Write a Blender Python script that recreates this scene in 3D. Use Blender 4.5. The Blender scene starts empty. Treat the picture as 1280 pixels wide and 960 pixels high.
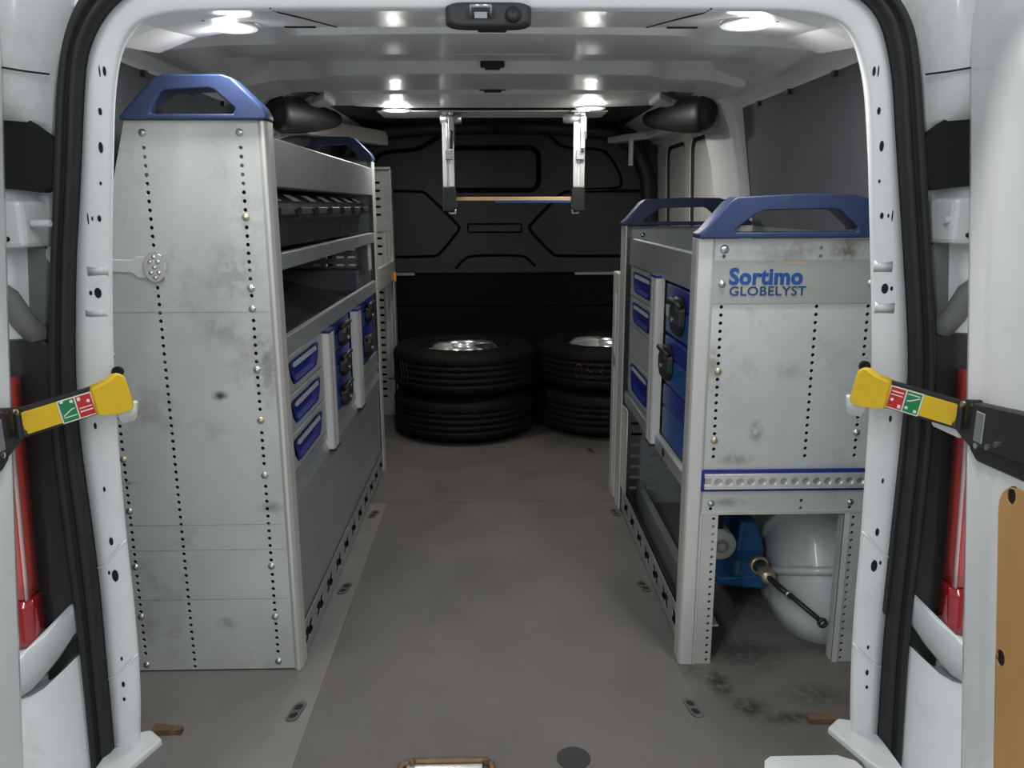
import bpy, bmesh, math, random
from mathutils import Vector, Matrix
random.seed(7)
S = bpy.context.scene
COL = S.collection
# ------------------------------------------------------------------ camera
cam_d = bpy.data.cameras.new('camera'); cam = bpy.data.objects.new('camera', cam_d); COL.objects.link(cam)
cam_d.sensor_fit = 'HORIZONTAL'; cam_d.sensor_width = 36.0; cam_d.lens = 36.0 * 1000.0 / 1280.0
cam_d.clip_start = 0.02; cam_d.clip_end = 60
VX = Vector((0.99974277, -0.0224477, -0.00323964))          # camera right, down, forward in world axes
VD = Vector((-0.00802837, -0.21666911, -0.97621209))
VF = Vector((0.02121179, 0.97598699, -0.2167936))
rot = Matrix((VX, -VD, -VF)).transposed()
cam.matrix_world = Matrix.Translation((0, 0, 1.05)) @ rot.to_4x4()
S.camera = cam
# ------------------------------------------------------------------ world, garage lamps, exposure
w = bpy.data.worlds.new('garage_ambient'); S.world = w; w.use_nodes = True
bg = w.node_tree.nodes['Background']; bg.inputs[0].default_value = (0.86, 0.93, 1.0, 1); bg.inputs[1].default_value = 0.40
def area(name, loc, target, sx, sy, power, color=(1, 1, 1)):
    d = bpy.data.lights.new(name, 'AREA'); d.shape = 'RECTANGLE'; d.size = sx; d.size_y = sy
    d.energy = power; d.color = color
    o = bpy.data.objects.new(name, d); COL.objects.link(o); o.location = loc
    o.rotation_euler = (Vector(target) - Vector(loc)).to_track_quat('-Z', 'Y').to_euler()
    return o
area('garage_tube_light', (-1.5, -1.6, 2.9), (-0.2, 1.6, 0.6), 0.25, 3.0, 60, (0.93, 0.98, 1))
area('garage_tube_light', (1.5, -1.6, 2.9), (0.2, 1.6, 0.6), 0.25, 3.0, 60, (0.93, 0.98, 1))
vs = S.view_settings; vs.view_transform = 'Standard'; vs.look = 'None'; vs.gamma = 1; vs.use_curve_mapping = False
vs.exposure = 0.0
LED_POWER = 3.0

# ------------------------------------------------------------------ materials
def mat(name, color, rough=0.5, metal=0.0, var=0.0, vscale=8.0, stain=None, stain_amt=0.0, sscale=5.0, bump=0.0, bscale=200.0,
        coat=0.0, stretch=(1, 1, 1), rvar=0.0, spec=None):
    m = bpy.data.materials.new(name); m.use_nodes = True
    nt = m.node_tree; p = nt.nodes['Principled BSDF']
    p.inputs['Base Color'].default_value = (*color, 1); p.inputs['Roughness'].default_value = rough
    p.inputs['Metallic'].default_value = metal; p.inputs['Coat Weight'].default_value = coat; p.inputs['Coat Roughness'].default_value = 0.08
    if spec is not None: p.inputs['Specular IOR Level'].default_value = spec
    tc = nt.nodes.new('ShaderNodeTexCoord'); mp = nt.nodes.new('ShaderNodeMapping'); mp.inputs['Scale'].default_value = stretch
    nt.links.new(tc.outputs['Object'], mp.inputs['Vector'])
    src = None
    def noise(scale, detail=5.0, rg=0.6):
        n = nt.nodes.new('ShaderNodeTexNoise'); n.inputs['Scale'].default_value = scale; n.inputs['Detail'].default_value = detail
        n.inputs['Roughness'].default_value = rg; nt.links.new(mp.outputs[0], n.inputs['Vector']); return n
    if var > 0:
        n = noise(vscale); r = nt.nodes.new('ShaderNodeValToRGB')
        r.color_ramp.elements[0].position = 0.3; r.color_ramp.elements[1].position = 0.7
        r.color_ramp.elements[0].color = (*[c * (1 - var) for c in color], 1); r.color_ramp.elements[1].color = (*[min(1, c * (1 + var)) for c in color], 1)
        nt.links.new(n.outputs['Fac'], r.inputs[0]); src = r.outputs[0]
        if rvar:
            mr = nt.nodes.new('ShaderNodeMapRange'); mr.inputs['To Min'].default_value = rough - rvar; mr.inputs['To Max'].default_value = rough + rvar
            nt.links.new(n.outputs['Fac'], mr.inputs['Value']); nt.links.new(mr.outputs[0], p.inputs['Roughness'])
    if stain:
        n2 = noise(sscale, 8.0, 0.7); r2 = nt.nodes.new('ShaderNodeValToRGB')
        r2.color_ramp.elements[0].position = 0.55; r2.color_ramp.elements[1].position = 0.75
        r2.color_ramp.elements[0].color = (0, 0, 0, 1); r2.color_ramp.elements[1].color = (stain_amt,) * 3 + (1,)
        nt.links.new(n2.outputs['Fac'], r2.inputs[0])
        mx = nt.nodes.new('ShaderNodeMixRGB'); nt.links.new(r2.outputs[0], mx.inputs[0])
        if src: nt.links.new(src, mx.inputs[1])
        else: mx.inputs[1].default_value = (*color, 1)
        mx.inputs[2].default_value = (*stain, 1); src = mx.outputs[0]
    if src: nt.links.new(src, p.inputs['Base Color'])
    if bump > 0:
        nb = noise(bscale, 3.0); b = nt.nodes.new('ShaderNodeBump'); b.inputs['Strength'].default_value = bump; b.inputs['Distance'].default_value = 0.002
        nt.links.new(nb.outputs['Fac'], b.inputs['Height']); nt.links.new(b.outputs[0], p.inputs['Normal'])
    return m
def add_spots(m, spots, color, o=(0, 0, 0)):
    """worn or dirty marks with a place of their own: (x, y, z, radius x, y, z, amount)"""
    nt = m.node_tree; p = nt.nodes['Principled BSDF']; tc = nt.nodes.new('ShaderNodeTexCoord')
    n = nt.nodes.new('ShaderNodeTexNoise'); n.inputs['Scale'].default_value = 55; n.inputs['Detail'].default_value = 6
    nt.links.new(tc.outputs['Object'], n.inputs['Vector'])
    total = None
    for (x, y, z, rx, ry, rz, a) in spots:
        x, y, z = x - o[0], y - o[1], z - o[2]
        mp = nt.nodes.new('ShaderNodeMapping'); mp.inputs['Location'].default_value = (-x / rx, -y / ry, -z / rz); mp.inputs['Scale'].default_value = (1 / rx, 1 / ry, 1 / rz)
        nt.links.new(tc.outputs['Object'], mp.inputs['Vector'])
        ln = nt.nodes.new('ShaderNodeVectorMath'); ln.operation = 'LENGTH'; nt.links.new(mp.outputs[0], ln.inputs[0])
        mr = nt.nodes.new('ShaderNodeMapRange'); mr.inputs['From Min'].default_value = 1.0; mr.inputs['From Max'].default_value = 0.2
        mr.inputs['To Min'].default_value = 0; mr.inputs['To Max'].default_value = a; nt.links.new(ln.outputs['Value'], mr.inputs['Value'])
        if total is None: total = mr.outputs[0]
        else:
            ad = nt.nodes.new('ShaderNodeMath'); ad.operation = 'MAXIMUM'; nt.links.new(total, ad.inputs[0]); nt.links.new(mr.outputs[0], ad.inputs[1]); total = ad.outputs[0]
    r = nt.nodes.new('ShaderNodeMapRange'); r.inputs['From Min'].default_value = 0.32; r.inputs['From Max'].default_value = 0.55
    nt.links.new(n.outputs['Fac'], r.inputs['Value'])
    mu = nt.nodes.new('ShaderNodeMath'); mu.operation = 'MULTIPLY'; nt.links.new(total, mu.inputs[0]); nt.links.new(r.outputs[0], mu.inputs[1])
    mx = nt.nodes.new('ShaderNodeMixRGB'); nt.links.new(mu.outputs[0], mx.inputs[0]); mx.inputs[2].default_value = (*color, 1)
    old = p.inputs['Base Color'].links
    if old: nt.links.new(old[0].from_socket, mx.inputs[1])
    else: mx.inputs[1].default_value = p.inputs['Base Color'].default_value
    nt.links.new(mx.outputs[0], p.inputs['Base Color'])
def glow(name, color, strength):
    m = bpy.data.materials.new(name); m.use_nodes = True; p = m.node_tree.nodes['Principled BSDF']
    p.inputs['Base Color'].default_value = (*color, 1); p.inputs['Emission Color'].default_value = (*color, 1); p.inputs['Emission Strength'].default_value = strength
    return m
M = {}
M['white'] = mat('white_body_paint', (0.74, 0.755, 0.755), 0.28, 0, 0.03, 3, (0.45, 0.42, 0.38), 0.25, 9, coat=0.4)
M['roof'] = mat('roof_body_paint', (0.80, 0.815, 0.815), 0.36, 0, 0.02, 3, coat=0.2)
M['slate'] = mat('slate_fibreboard', (0.098, 0.106, 0.12), 0.7, 0, 0.08, 10, bump=0.2)
M['floor'] = mat('grey_vinyl_floor', (0.116, 0.107, 0.098), 0.5, 0, 0.13, 4.0, (0.075, 0.068, 0.06), 0.55, 7, bump=0.25, bscale=400, rvar=0.08)
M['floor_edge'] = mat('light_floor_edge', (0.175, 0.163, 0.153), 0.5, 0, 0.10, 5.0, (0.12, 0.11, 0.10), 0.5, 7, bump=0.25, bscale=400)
M['black_plastic'] = mat('black_plastic', (0.017, 0.017, 0.018), 0.5, 0, 0.1, 30, bump=0.15)
M['bulkhead'] = mat('black_grained_plastic', (0.0165, 0.0165, 0.0175), 0.5, 0, 0.08, 12, bump=0.3, bscale=500)
M['bulkhead_dark'] = mat('darker_bulkhead_black', (0.007, 0.007, 0.0075), 0.9, 0, 0.2, 40, bump=0.2, spec=0.15)  # darker lower bulkhead; behind the skin it paints in groove shade
M['rubber'] = mat('black_rubber', (0.014, 0.0135, 0.013), 0.55, 0, 0.15, 20, bump=0.1)
M['tyre'] = mat('tyre_rubber', (0.0065, 0.0065, 0.0065), 0.7, 0, 0.25, 15, (0.018, 0.015, 0.012), 0.4, 9, bump=0.2, spec=0.2)
M['panel'] = mat('galvanised_panel', (0.58, 0.60, 0.585), 0.42, 0.35, 0.08, 5.0, (0.30, 0.28, 0.24), 0.7, 6.0, bump=0.05, bscale=300, rvar=0.08)
M['panel_r'] = mat('galvanised_panel_right', (0.58, 0.60, 0.585), 0.42, 0.35, 0.08, 5.0, (0.30, 0.28, 0.24), 0.65, 7.0, bump=0.05, bscale=300, rvar=0.08)
M['steel'] = mat('galvanised_steel', (0.35, 0.37, 0.38), 0.38, 0.55, 0.06, 8, (0.24, 0.23, 0.21), 0.4, 9, bump=0.04)
M['post'] = mat('aluminium_profile', (0.62, 0.615, 0.585), 0.38, 0.45, 0.05, 8, (0.36, 0.31, 0.23), 0.5, 10, stretch=(1, 1, 0.3))
M['chrome'] = mat('bright_metal', (0.78, 0.78, 0.77), 0.16, 1.0, 0.05, 12)
M['alu'] = mat('bright_aluminium', (0.80, 0.80, 0.79), 0.3, 0.7, 0.04, 14)
M['zinc'] = mat('zinc_plate', (0.55, 0.57, 0.58), 0.3, 0.9, 0.1, 20)
M['tie'] = mat('dull_tie_plate', (0.10, 0.10, 0.098), 0.45, 0.4, 0.2, 40)
M['brass'] = mat('yellowed_zinc', (0.55, 0.48, 0.32), 0.35, 0.8, 0.1, 20)
M['blue'] = mat('blue_plastic_handle', (0.016, 0.030, 0.085), 0.42, 0, 0.12, 9, (0.07, 0.085, 0.13), 0.35, 8, bump=0.1)
M['blue_deep'] = mat('deep_blue_plastic', (0.008, 0.018, 0.17), 0.38, 0, 0.1, 20)
M['case_blue'] = mat('case_blue_plastic', (0.008, 0.055, 0.19), 0.4, 0, 0.1, 10)
M['vise_blue'] = mat('vise_blue_paint', (0.014, 0.10, 0.25), 0.38, 0.1, 0.15, 15, (0.05, 0.05, 0.05), 0.5, 20)
M['drawer'] = mat('drawer_grey', (0.30, 0.315, 0.325), 0.45, 0.2, 0.05, 12, (0.16, 0.15, 0.14), 0.4, 14)
M['label'] = mat('label_white', (0.55, 0.56, 0.56), 0.5)
M['holder'] = mat('label_holder_grey', (0.30, 0.31, 0.32), 0.4)
M['label_plate'] = mat('label_strip_grey', (0.36, 0.38, 0.36), 0.42, 0.25, 0.04, 9, (0.42, 0.33, 0.2), 0.25, 16)
M['letter_blue'] = mat('lettering_blue', (0.012, 0.06, 0.26), 0.45)
M['letter_navy'] = mat('lettering_navy', (0.015, 0.04, 0.15), 0.45)
M['yellow'] = mat('yellow_plastic', (0.78, 0.50, 0.012), 0.42, 0, 0.05, 15, (0.45, 0.29, 0.03), 0.55, 16)
M['red_st'] = mat('sticker_red', (0.55, 0.02, 0.02), 0.4); M['green_st'] = mat('sticker_green', (0.01, 0.22, 0.08), 0.4); M['white_st'] = mat('sticker_white', (0.8, 0.8, 0.76), 0.4)
M['red_lens'] = mat('red_lens', (0.55, 0.06, 0.05), 0.12, 0, 0.05, 20, coat=1.0)
M['dark_red'] = mat('dark_red_lens', (0.30, 0.004, 0.006), 0.15, coat=1.0)
M['pink_lens'] = mat('pale_lens_edge', (0.62, 0.42, 0.41), 0.15, coat=1.0)
M['ply'] = mat('tan_plywood', (0.50, 0.28, 0.095), 0.55, 0, 0.10, 4, stretch=(1, 1, 0.3))
M['torn'] = mat('torn_paper', (0.42, 0.36, 0.26), 0.7)
M['wood'] = mat('pale_wood', (0.55, 0.36, 0.19), 0.55, 0, 0.12, 20, stretch=(0.1, 1, 1))
M['dark'] = mat('dark_recess', (0.006, 0.006, 0.006), 0.8)
M['rust'] = mat('rusty_steel', (0.17, 0.11, 0.06), 0.6, 0.4, 0.4, 40, (0.04, 0.03, 0.02), 0.8, 30)
M['chalk'] = mat('orange_crayon', (0.30, 0.13, 0.05), 0.8)
M['grey_mark'] = mat('faded_crayon', (0.045, 0.045, 0.045), 0.8)
M['bin'] = mat('charcoal_bin_plastic', (0.022, 0.023, 0.024), 0.45, 0, 0.1, 15)
M['mat'] = mat('dark_rubber_mat', (0.02, 0.02, 0.02), 0.75, 0, 0.2, 15, bump=0.3, bscale=120)
M['arch'] = mat('wheel_arch_paint', (0.50, 0.525, 0.52), 0.32, 0, 0.05, 4, (0.32, 0.31, 0.28), 0.4, 7, coat=0.3)
M['jamb'] = mat('jamb_body_paint', (0.66, 0.67, 0.665), 0.32, 0, 0.04, 4, (0.35, 0.32, 0.28), 0.45, 7, coat=0.3)
M['grey_sh'] = mat('grey_jamb_shade_and_grommet', (0.17, 0.172, 0.172), 0.5, 0, 0.08, 8)  # the grommet's own grey; also the shadow painted on the jamb
M['side_door'] = mat('side_door_paint', (0.80, 0.80, 0.77), 0.3, 0, 0.03, 4, coat=0.4)
M['amber'] = mat('amber_reflector', (0.75, 0.33, 0.01), 0.3)
M['lens'] = glow('lamp_lens', (1.0, 0.965, 0.92), 9.0)
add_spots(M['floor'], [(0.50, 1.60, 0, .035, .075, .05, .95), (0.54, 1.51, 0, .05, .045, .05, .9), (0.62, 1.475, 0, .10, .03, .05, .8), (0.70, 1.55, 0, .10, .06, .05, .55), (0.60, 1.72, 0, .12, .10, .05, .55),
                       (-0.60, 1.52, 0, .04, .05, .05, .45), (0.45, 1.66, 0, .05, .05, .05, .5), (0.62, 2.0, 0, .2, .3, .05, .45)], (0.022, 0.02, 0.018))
add_spots(M['panel'], [(-0.590, 1.685, 0.655, .022, .02, .014, 1.0), (-0.58, 1.685, 0.80, .06, .02, .05, .30), (-0.54, 1.685, 0.92, .07, .02, .09, .35), (-0.485, 1.685, 0.72, .035, .02, .12, .5),
                       (-0.62, 1.685, 0.12, .03, .02, .02, .45), (-0.50, 1.685, 0.4, .04, .02, .02, .5), (-0.82, 1.685, .46, .05, .02, .006, .8)], (0.10, 0.085, 0.065), (-0.65, 2.4, 0))
add_spots(M['panel_r'], [(0.572, 1.685, 0.565, .02, .02, .03, .75), (0.74, 1.685, 0.957, .05, .02, .03, .8), (0.62, 1.685, 0.955, .12, .02, .03, .4), (0.53, 1.685, 0.50, .05, .02, .02, .5), (0.47, 1.685, 0.72, .02, .02, .05, .5),
                         (0.52, 1.685, .40, .05, .02, .015, .5), (0.64, 1.685, .70, .04, .02, .03, .25)], (0.13, 0.10, 0.07), (0.65, 2.2, 0))

# ------------------------------------------------------------------ object helpers
ORG = {}
def org(o): return ORG.get(o.name, Vector((0, 0, 0)))
def link(name, me, m, parent=None, smooth=False, bevel=0.0, seg=1):
    o = bpy.data.objects.new(name, me); COL.objects.link(o)
    if m is not None: me.materials.append(m)
    if parent is not None:
        o.parent = parent; og = org(parent); me.transform(Matrix.Translation(-og)); ORG[o.name] = og
    if smooth:
        for p in me.polygons: p.use_smooth = True
    if smooth == 'auto': me.set_sharp_from_angle(angle=math.radians(28))
    if bevel > 0:
        b = o.modifiers.new('bevel', 'BEVEL'); b.width = bevel; b.segments = seg; b.limit_method = 'ANGLE'; b.angle_limit = math.radians(35)
        b.harden_normals = False
    return o
def thing(name, label, cat, loc=(0, 0, 0), group=None):
    o = bpy.data.objects.new(name, None); COL.objects.link(o); o.location = loc; o.empty_display_size = 0.05
    ORG[o.name] = Vector(loc); return tag(o, label, cat, group)
def tag(o, label, cat=None, group=None):
    o['label'] = label
    if cat: o['category'] = cat
    if group: o['group'] = group
    return o
def lab(o, label): o['label'] = label; return o
def stuff(o): o['kind'] = 'stuff'; return o
def struct(o): o['kind'] = 'structure'; return o
class MB:
    def __init__(s): s.v = []; s.f = []
    def add(s, vs, fs):
        n = len(s.v); s.v += [tuple(v) for v in vs]; s.f += [tuple(i + n for i in f) for f in fs]; return s
    def box(s, x0, x1, y0, y1, z0, z1):
        return s.add([(x0, y0, z0), (x1, y0, z0), (x1, y1, z0), (x0, y1, z0), (x0, y0, z1), (x1, y0, z1), (x1, y1, z1), (x0, y1, z1)],
                     [(0, 3, 2, 1), (4, 5, 6, 7), (0, 1, 5, 4), (1, 2, 6, 5), (2, 3, 7, 6), (3, 0, 4, 7)])
    def hexa(s, a, b):                                    # two quads
        return s.add(list(a) + list(b), [(3, 2, 1, 0), (4, 5, 6, 7), (0, 1, 5, 4), (1, 2, 6, 5), (2, 3, 7, 6), (3, 0, 4, 7)])
    def prism(s, poly, axis, a, b):                       # poly of (u,v) across the axis
        def P(u, v, t): return (t, u, v) if axis == 'x' else (u, t, v) if axis == 'y' else (u, v, t)
        n = len(poly); vs = [P(u, v, a) for u, v in poly] + [P(u, v, b) for u, v in poly]
        fs = [tuple(range(n))[::-1], tuple(range(n, 2 * n))] + [(i, (i + 1) % n, n + (i + 1) % n, n + i) for i in range(n)]
        return s.add(vs, fs)
    def loft(s, rings, closed=True, caps=True, loop=False):
        n = len(rings[0]); vs = [p for r in rings for p in r]; fs = []; R = len(rings)
        for k in range(R if loop else R - 1):
            k2 = (k + 1) % R
            for i in range(n if closed else n - 1):
                j = (i + 1) % n; fs.append((k * n + i, k * n + j, k2 * n + j, k2 * n + i))
        if caps and closed and not loop: fs += [tuple(range(n))[::-1], tuple(range((R - 1) * n, R * n))]
        return s.add(vs, fs)
    def tube(s, pts, r, n=10, loop=False):
        pts = [Vector(p) for p in pts]; rings = []; rr = r if isinstance(r, (list, tuple)) else [r] * len(pts)
        up = None
        for i, p in enumerate(pts):
            a = pts[i - 1] if (i > 0 or loop) else p; b = pts[(i + 1) % len(pts)] if (i < len(pts) - 1 or loop) else p
            t = (b - a).normalized()
            if up is None: up = Vector((0, 0, 1)) if abs(t.z) < 0.9 else Vector((1, 0, 0))
            u = (up - t * up.dot(t)).normalized(); vv = t.cross(u); up = u
            rings.append([p + rr[i] * (math.cos(2 * math.pi * k / n) * u + math.sin(2 * math.pi * k / n) * vv) for k in range(n)])
        return s.loft(rings, loop=loop)
    def lathe(s, prof, c, axis='z', n=24, loop=False):    # prof of (radius, height)
        rings = []
        for r, h in prof:
            ring = []
            for k in range(n):
                a = 2 * math.pi * k / n; x, y = r * math.cos(a), r * math.sin(a)
                q = (x, y, h) if axis == 'z' else (x, h, -y) if axis == 'y' else (h, x, y)
                ring.append((c[0] + q[0], c[1] + q[1], c[2] + q[2]))
            rings.append(ring)
        return s.loft(rings, loop=loop)
    def mesh(s, name):
        me = bpy.data.meshes.new(name); me.from_pydata(s.v, [], s.f); me.validate()
        bm = bmesh.new(); bm.from_mesh(me); bmesh.ops.recalc_face_normals(bm, faces=bm.faces); bm.to_mesh(me); bm.free()
        return me
    def build(s, name, m, parent=None, smooth=False, bevel=0.0, seg=1):
        return link(name, s.mesh(name), m, parent, smooth, bevel, seg)
def box(name, m, parent, x0, x1, y0, y1, z0, z1, bevel=0.0, seg=1): return MB().box(x0, x1, y0, y1, z0, z1).build(name, m, parent, bevel=bevel, seg=seg)
def plate(name, outline, holes, t, place, m, parent=None, bevel=0.0):
    """flat sheet with true cut-outs; place(u, v, w) puts it in the world, w runs through the thickness"""
    cu = bpy.data.curves.new(name, 'CURVE'); cu.dimensions = '2D'; cu.fill_mode = 'BOTH'; cu.extrude = t / 2
    for lp in [outline] + list(holes):
        sp = cu.splines.new('POLY'); sp.points.add(len(lp) - 1); sp.use_cyclic_u = True
        for q, (u, v) in zip(sp.points, lp): q.co = (u, v, 0, 1)
    tmp = bpy.data.objects.new('tmp', cu); me = bpy.data.meshes.new_from_object(tmp)
    bpy.data.objects.remove(tmp); bpy.data.curves.remove(cu)
    for v in me.vertices: v.co = place(v.co.x, v.co.y, v.co.z)
    me.materials.clear(); me.name = name
    bm = bmesh.new(); bm.from_mesh(me); bmesh.ops.remove_doubles(bm, verts=bm.verts, dist=1e-6); bmesh.ops.recalc_face_normals(bm, faces=bm.faces); bm.to_mesh(me); bm.free()
    return link(name, me, m, parent, bevel=bevel)
def circ(u, v, r, n=8, ry=None):
    ry = ry or r; return [(u + r * math.cos(2 * math.pi * (k + .5) / n), v + ry * math.sin(2 * math.pi * (k + .5) / n)) for k in range(n)]
def rrect(u0, u1, v0, v1, r, n=4):
    out = []
    for cx, cy, a0 in ((u1 - r, v1 - r, 0), (u0 + r, v1 - r, 90), (u0 + r, v0 + r, 180), (u1 - r, v0 + r, 270)):
        for k in range(n + 1):
            a = math.radians(a0 + 90 * k / n); out.append((cx + r * math.cos(a), cy + r * math.sin(a)))
    return out
def slot(u, v, w, h): return rrect(u - w / 2, u + w / 2, v - h / 2, v + h / 2, min(w, h) * 0.45, 2)
def smooth_poly(pts, closed, it=2):
    for _ in range(it):
        out = [] if closed else [pts[0]]
        n = len(pts)
        for i in range(n if closed else n - 1):
            a, b = pts[i], pts[(i + 1) % n]
            out += [(a[0] * .75 + b[0] * .25, a[1] * .75 + b[1] * .25), (a[0] * .25 + b[0] * .75, a[1] * .25 + b[1] * .75)]
        if not closed: out.append(pts[-1])
        pts = out
    return pts
def stroke(pts, wd):                                      # outline of an open groove
    L, Rr = [], []
    for i, p in enumerate(pts):
        a = pts[max(i - 1, 0)]; b = pts[min(i + 1, len(pts) - 1)]; dx, dy = b[0] - a[0], b[1] - a[1]; d = math.hypot(dx, dy) or 1
        nx, ny = -dy / d * wd / 2, dx / d * wd / 2
        L.append((p[0] + nx, p[1] + ny)); Rr.append((p[0] - nx, p[1] - ny))
    return L + Rr[::-1]
def text(name, body, size, place, m, parent, t=0.0008, bold=0.0, align='LEFT', sx=1.0):
    cu = bpy.data.curves.new(name, 'FONT'); cu.body = body; cu.size = size; cu.extrude = t / 2; cu.offset = bold; cu.resolution_u = 3; cu.align_x = align; cu.space_character = 1.04
    tmp = bpy.data.objects.new('tmp', cu); me = bpy.data.meshes.new_from_object(tmp); bpy.data.objects.remove(tmp)
    for v in me.vertices: v.co = place(v.co.x * sx, v.co.y, v.co.z)
    me.materials.clear(); me.name = name
    return link(name, me, m, parent)
def dup(root, d, label, group=None):
    r = root.copy(); COL.objects.link(r); r.location = Vector(root.location) + Vector(d); r['label'] = label
    if group: r['group'] = group
    for ch in list(root.children):
        c = ch.copy(); COL.objects.link(c); c.parent = r
        for g in list(ch.children):
            q = g.copy(); COL.objects.link(q); q.parent = c
    return r
def PY(y): return lambda u, v, w: (u, y + w, v)           # sheet facing along Y
def PX(x): return lambda u, v, w: (x + w, u, v)           # sheet facing along X (u = Y, v = Z)
def PZ(z): return lambda u, v, w: (u, v, z + w)

# ================================================================== SETTING
# floor: centre board and the lighter edge boards
fl = struct(MB().prism([(-0.395, 1.30), (0.70, 1.30), (0.712, 1.44), (0.90, 1.46), (0.90, 2.752), (-0.395, 2.752)], 'z', -0.03, 0).build('floor', M['floor']))
lab(fl, 'grey vinyl load floor of the van')
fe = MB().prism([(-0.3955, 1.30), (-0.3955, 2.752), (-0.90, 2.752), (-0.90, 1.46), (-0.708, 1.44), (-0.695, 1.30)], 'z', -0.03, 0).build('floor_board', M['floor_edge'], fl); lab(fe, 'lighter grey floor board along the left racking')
box('floor_board', M['floor'], fl, -0.90, 0.90, 2.755, 4.24, -0.03, 0)
MB().box(-0.69, 0.69, 1.31, 4.24, -0.05, -0.031).build('subfloor', M['dark'], fl)
MB().lathe([(0.0, 0.0), (0.033, 0.0), (0.033, 0.0016), (0.0, 0.0016)], (0.147, 1.36, 0), n=28).build('blanking_disc', M['black_plastic'], fl)
gr = struct(MB().box(-3.5, 3.5, -4.0, 1.22, -0.64, -0.60).build('floor', mat('garage_concrete', (0.55, 0.55, 0.54), 0.7, 0, 0.1, 2))); lab(gr, 'light concrete garage floor behind the van')
# rusty sill loop at the rear edge
rb = thing('sill_catch', 'rusty bent steel catch loop on the rear edge of the floor', 'catch', (-0.08, 1.335, 0))
MB().tube([(-0.19, 1.31, 0.004), (-0.185, 1.342, 0.006), (-0.165, 1.352, 0.006), (-0.03, 1.352, 0.006), (-0.012, 1.342, 0.006), (-0.01, 1.31, 0.004)], 0.006, 8).build('loop', M['rust'], rb, True)
box('base_plate', M['alu'], rb, -0.175, -0.03, 1.305, 1.346, 0.0, 0.004, 0.001)
MB().lathe([(0.0, 0), (0.006, 0), (0.006, 0.012), (0, 0.013)], (-0.165, 1.345, 0.004), n=8).build('rivet', M['rust'], rb)
MB().lathe([(0.0, 0), (0.006, 0), (0.006, 0.012), (0, 0.013)], (-0.022, 1.345, 0.004), n=8).build('rivet', M['rust'], rb)
# tie-down plates
def tie_down(x, y, label):
    t = thing('tie_down_plate', label, 'tie-down', (x, y, 0), 'tie-down plates along the floor')
    k = 0.17 * (-1 if x < 0 else 1) * -1
    def pl(u, v, wv): return (x + u + k * v, y + v, 0.0015 + wv)
    plate('plate', rrect(-0.0125, 0.0125, -0.033, 0.033, 0.011), [circ(0, 0.014, 0.0088, 10, 0.0115), circ(0, -0.014, 0.0088, 10, 0.0115)], 0.003, pl, M['tie'], t)
    plate('recess', rrect(-0.0095, 0.0095, -0.030, 0.030, 0.009), [], 0.0008, lambda u, v, wv: (x + u + k * v, y + v, 0.0006 + wv), M['dark'], t)
    return t
tie_down(-0.429, 1.522, 'tie-down plate with two dark holes at the rear, left of the floor')
tie_down(0.418, 1.513, 'tie-down plate with two dark holes at the rear, right of the floor')
tie_down(-0.428, 2.085, 'tie-down plate beside the left foot rail, second from the rear')
tie_down(0.416, 2.075, 'tie-down plate beside the right foot rail, second from the rear')
tie_down(-0.428, 2.642, 'tie-down plate at the front end of the left foot rail')
tie_down(0.418, 2.631, 'tie-down plate beside the right front post, third from the rear')
tie_down(0.418, 3.36, 'small tie-down plate just before the right tyre stack')

# side walls : inclined slate lining, painted cant rail above
def side_wall(s, name, y1):
    wl = MB().hexa([(s * 0.90, 1.46, -0.03), (s * 0.90, y1, -0.03), (s * 0.87, y1, 0.9), (s * 0.87, 1.46, 0.9)], [(s * 0.93, 1.46, -0.03), (s * 0.93, y1, -0.03), (s * 0.90, y1, 0.9), (s * 0.90, 1.46, 0.9)])
    wl.hexa([(s * 0.87, 1.46, 0.9), (s * 0.87, y1, 0.9), (s * 0.80, y1, 1.362), (s * 0.80, 1.46, 1.362)], [(s * 0.90, 1.46, 0.9), (s * 0.90, y1, 0.9), (s * 0.86, y1, 1.362), (s * 0.86, 1.46, 1.362)])
    o = struct(wl.build(name, M['slate'])); return o
wL = side_wall(-1, 'wall_left', 4.24); wR = side_wall(1, 'wall_right', 2.75)
lab(wL, 'slate grey fibreboard lining of the left van side'); lab(wR, 'slate grey fibreboard lining of the right van side')
for s, wall in ((-1, wL), (1, wR)):
    prof = [(0.803, 1.352), (0.796, 1.366), (0.775, 1.385), (0.735, 1.405), (0.70, 1.425), (0.66, 1.452), (0.66, 1.49), (0.86, 1.49), (0.86, 1.352)]
    MB().loft([[(s * a, y, b) for a, b in prof] for y in (1.46, 2.0, 2.6, 3.3, 4.24)]).build('cant_rail', M['roof'], wall)
    for y in (1.62, 1.95, 2.25, 2.50):                    # fixing clips along the lining's top edge
        MB().box(*sorted((s * 0.792, s * 0.806)), y, y + 0.02, 1.343, 1.356).build('lining_clip', M['black_plastic'], wall)
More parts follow.
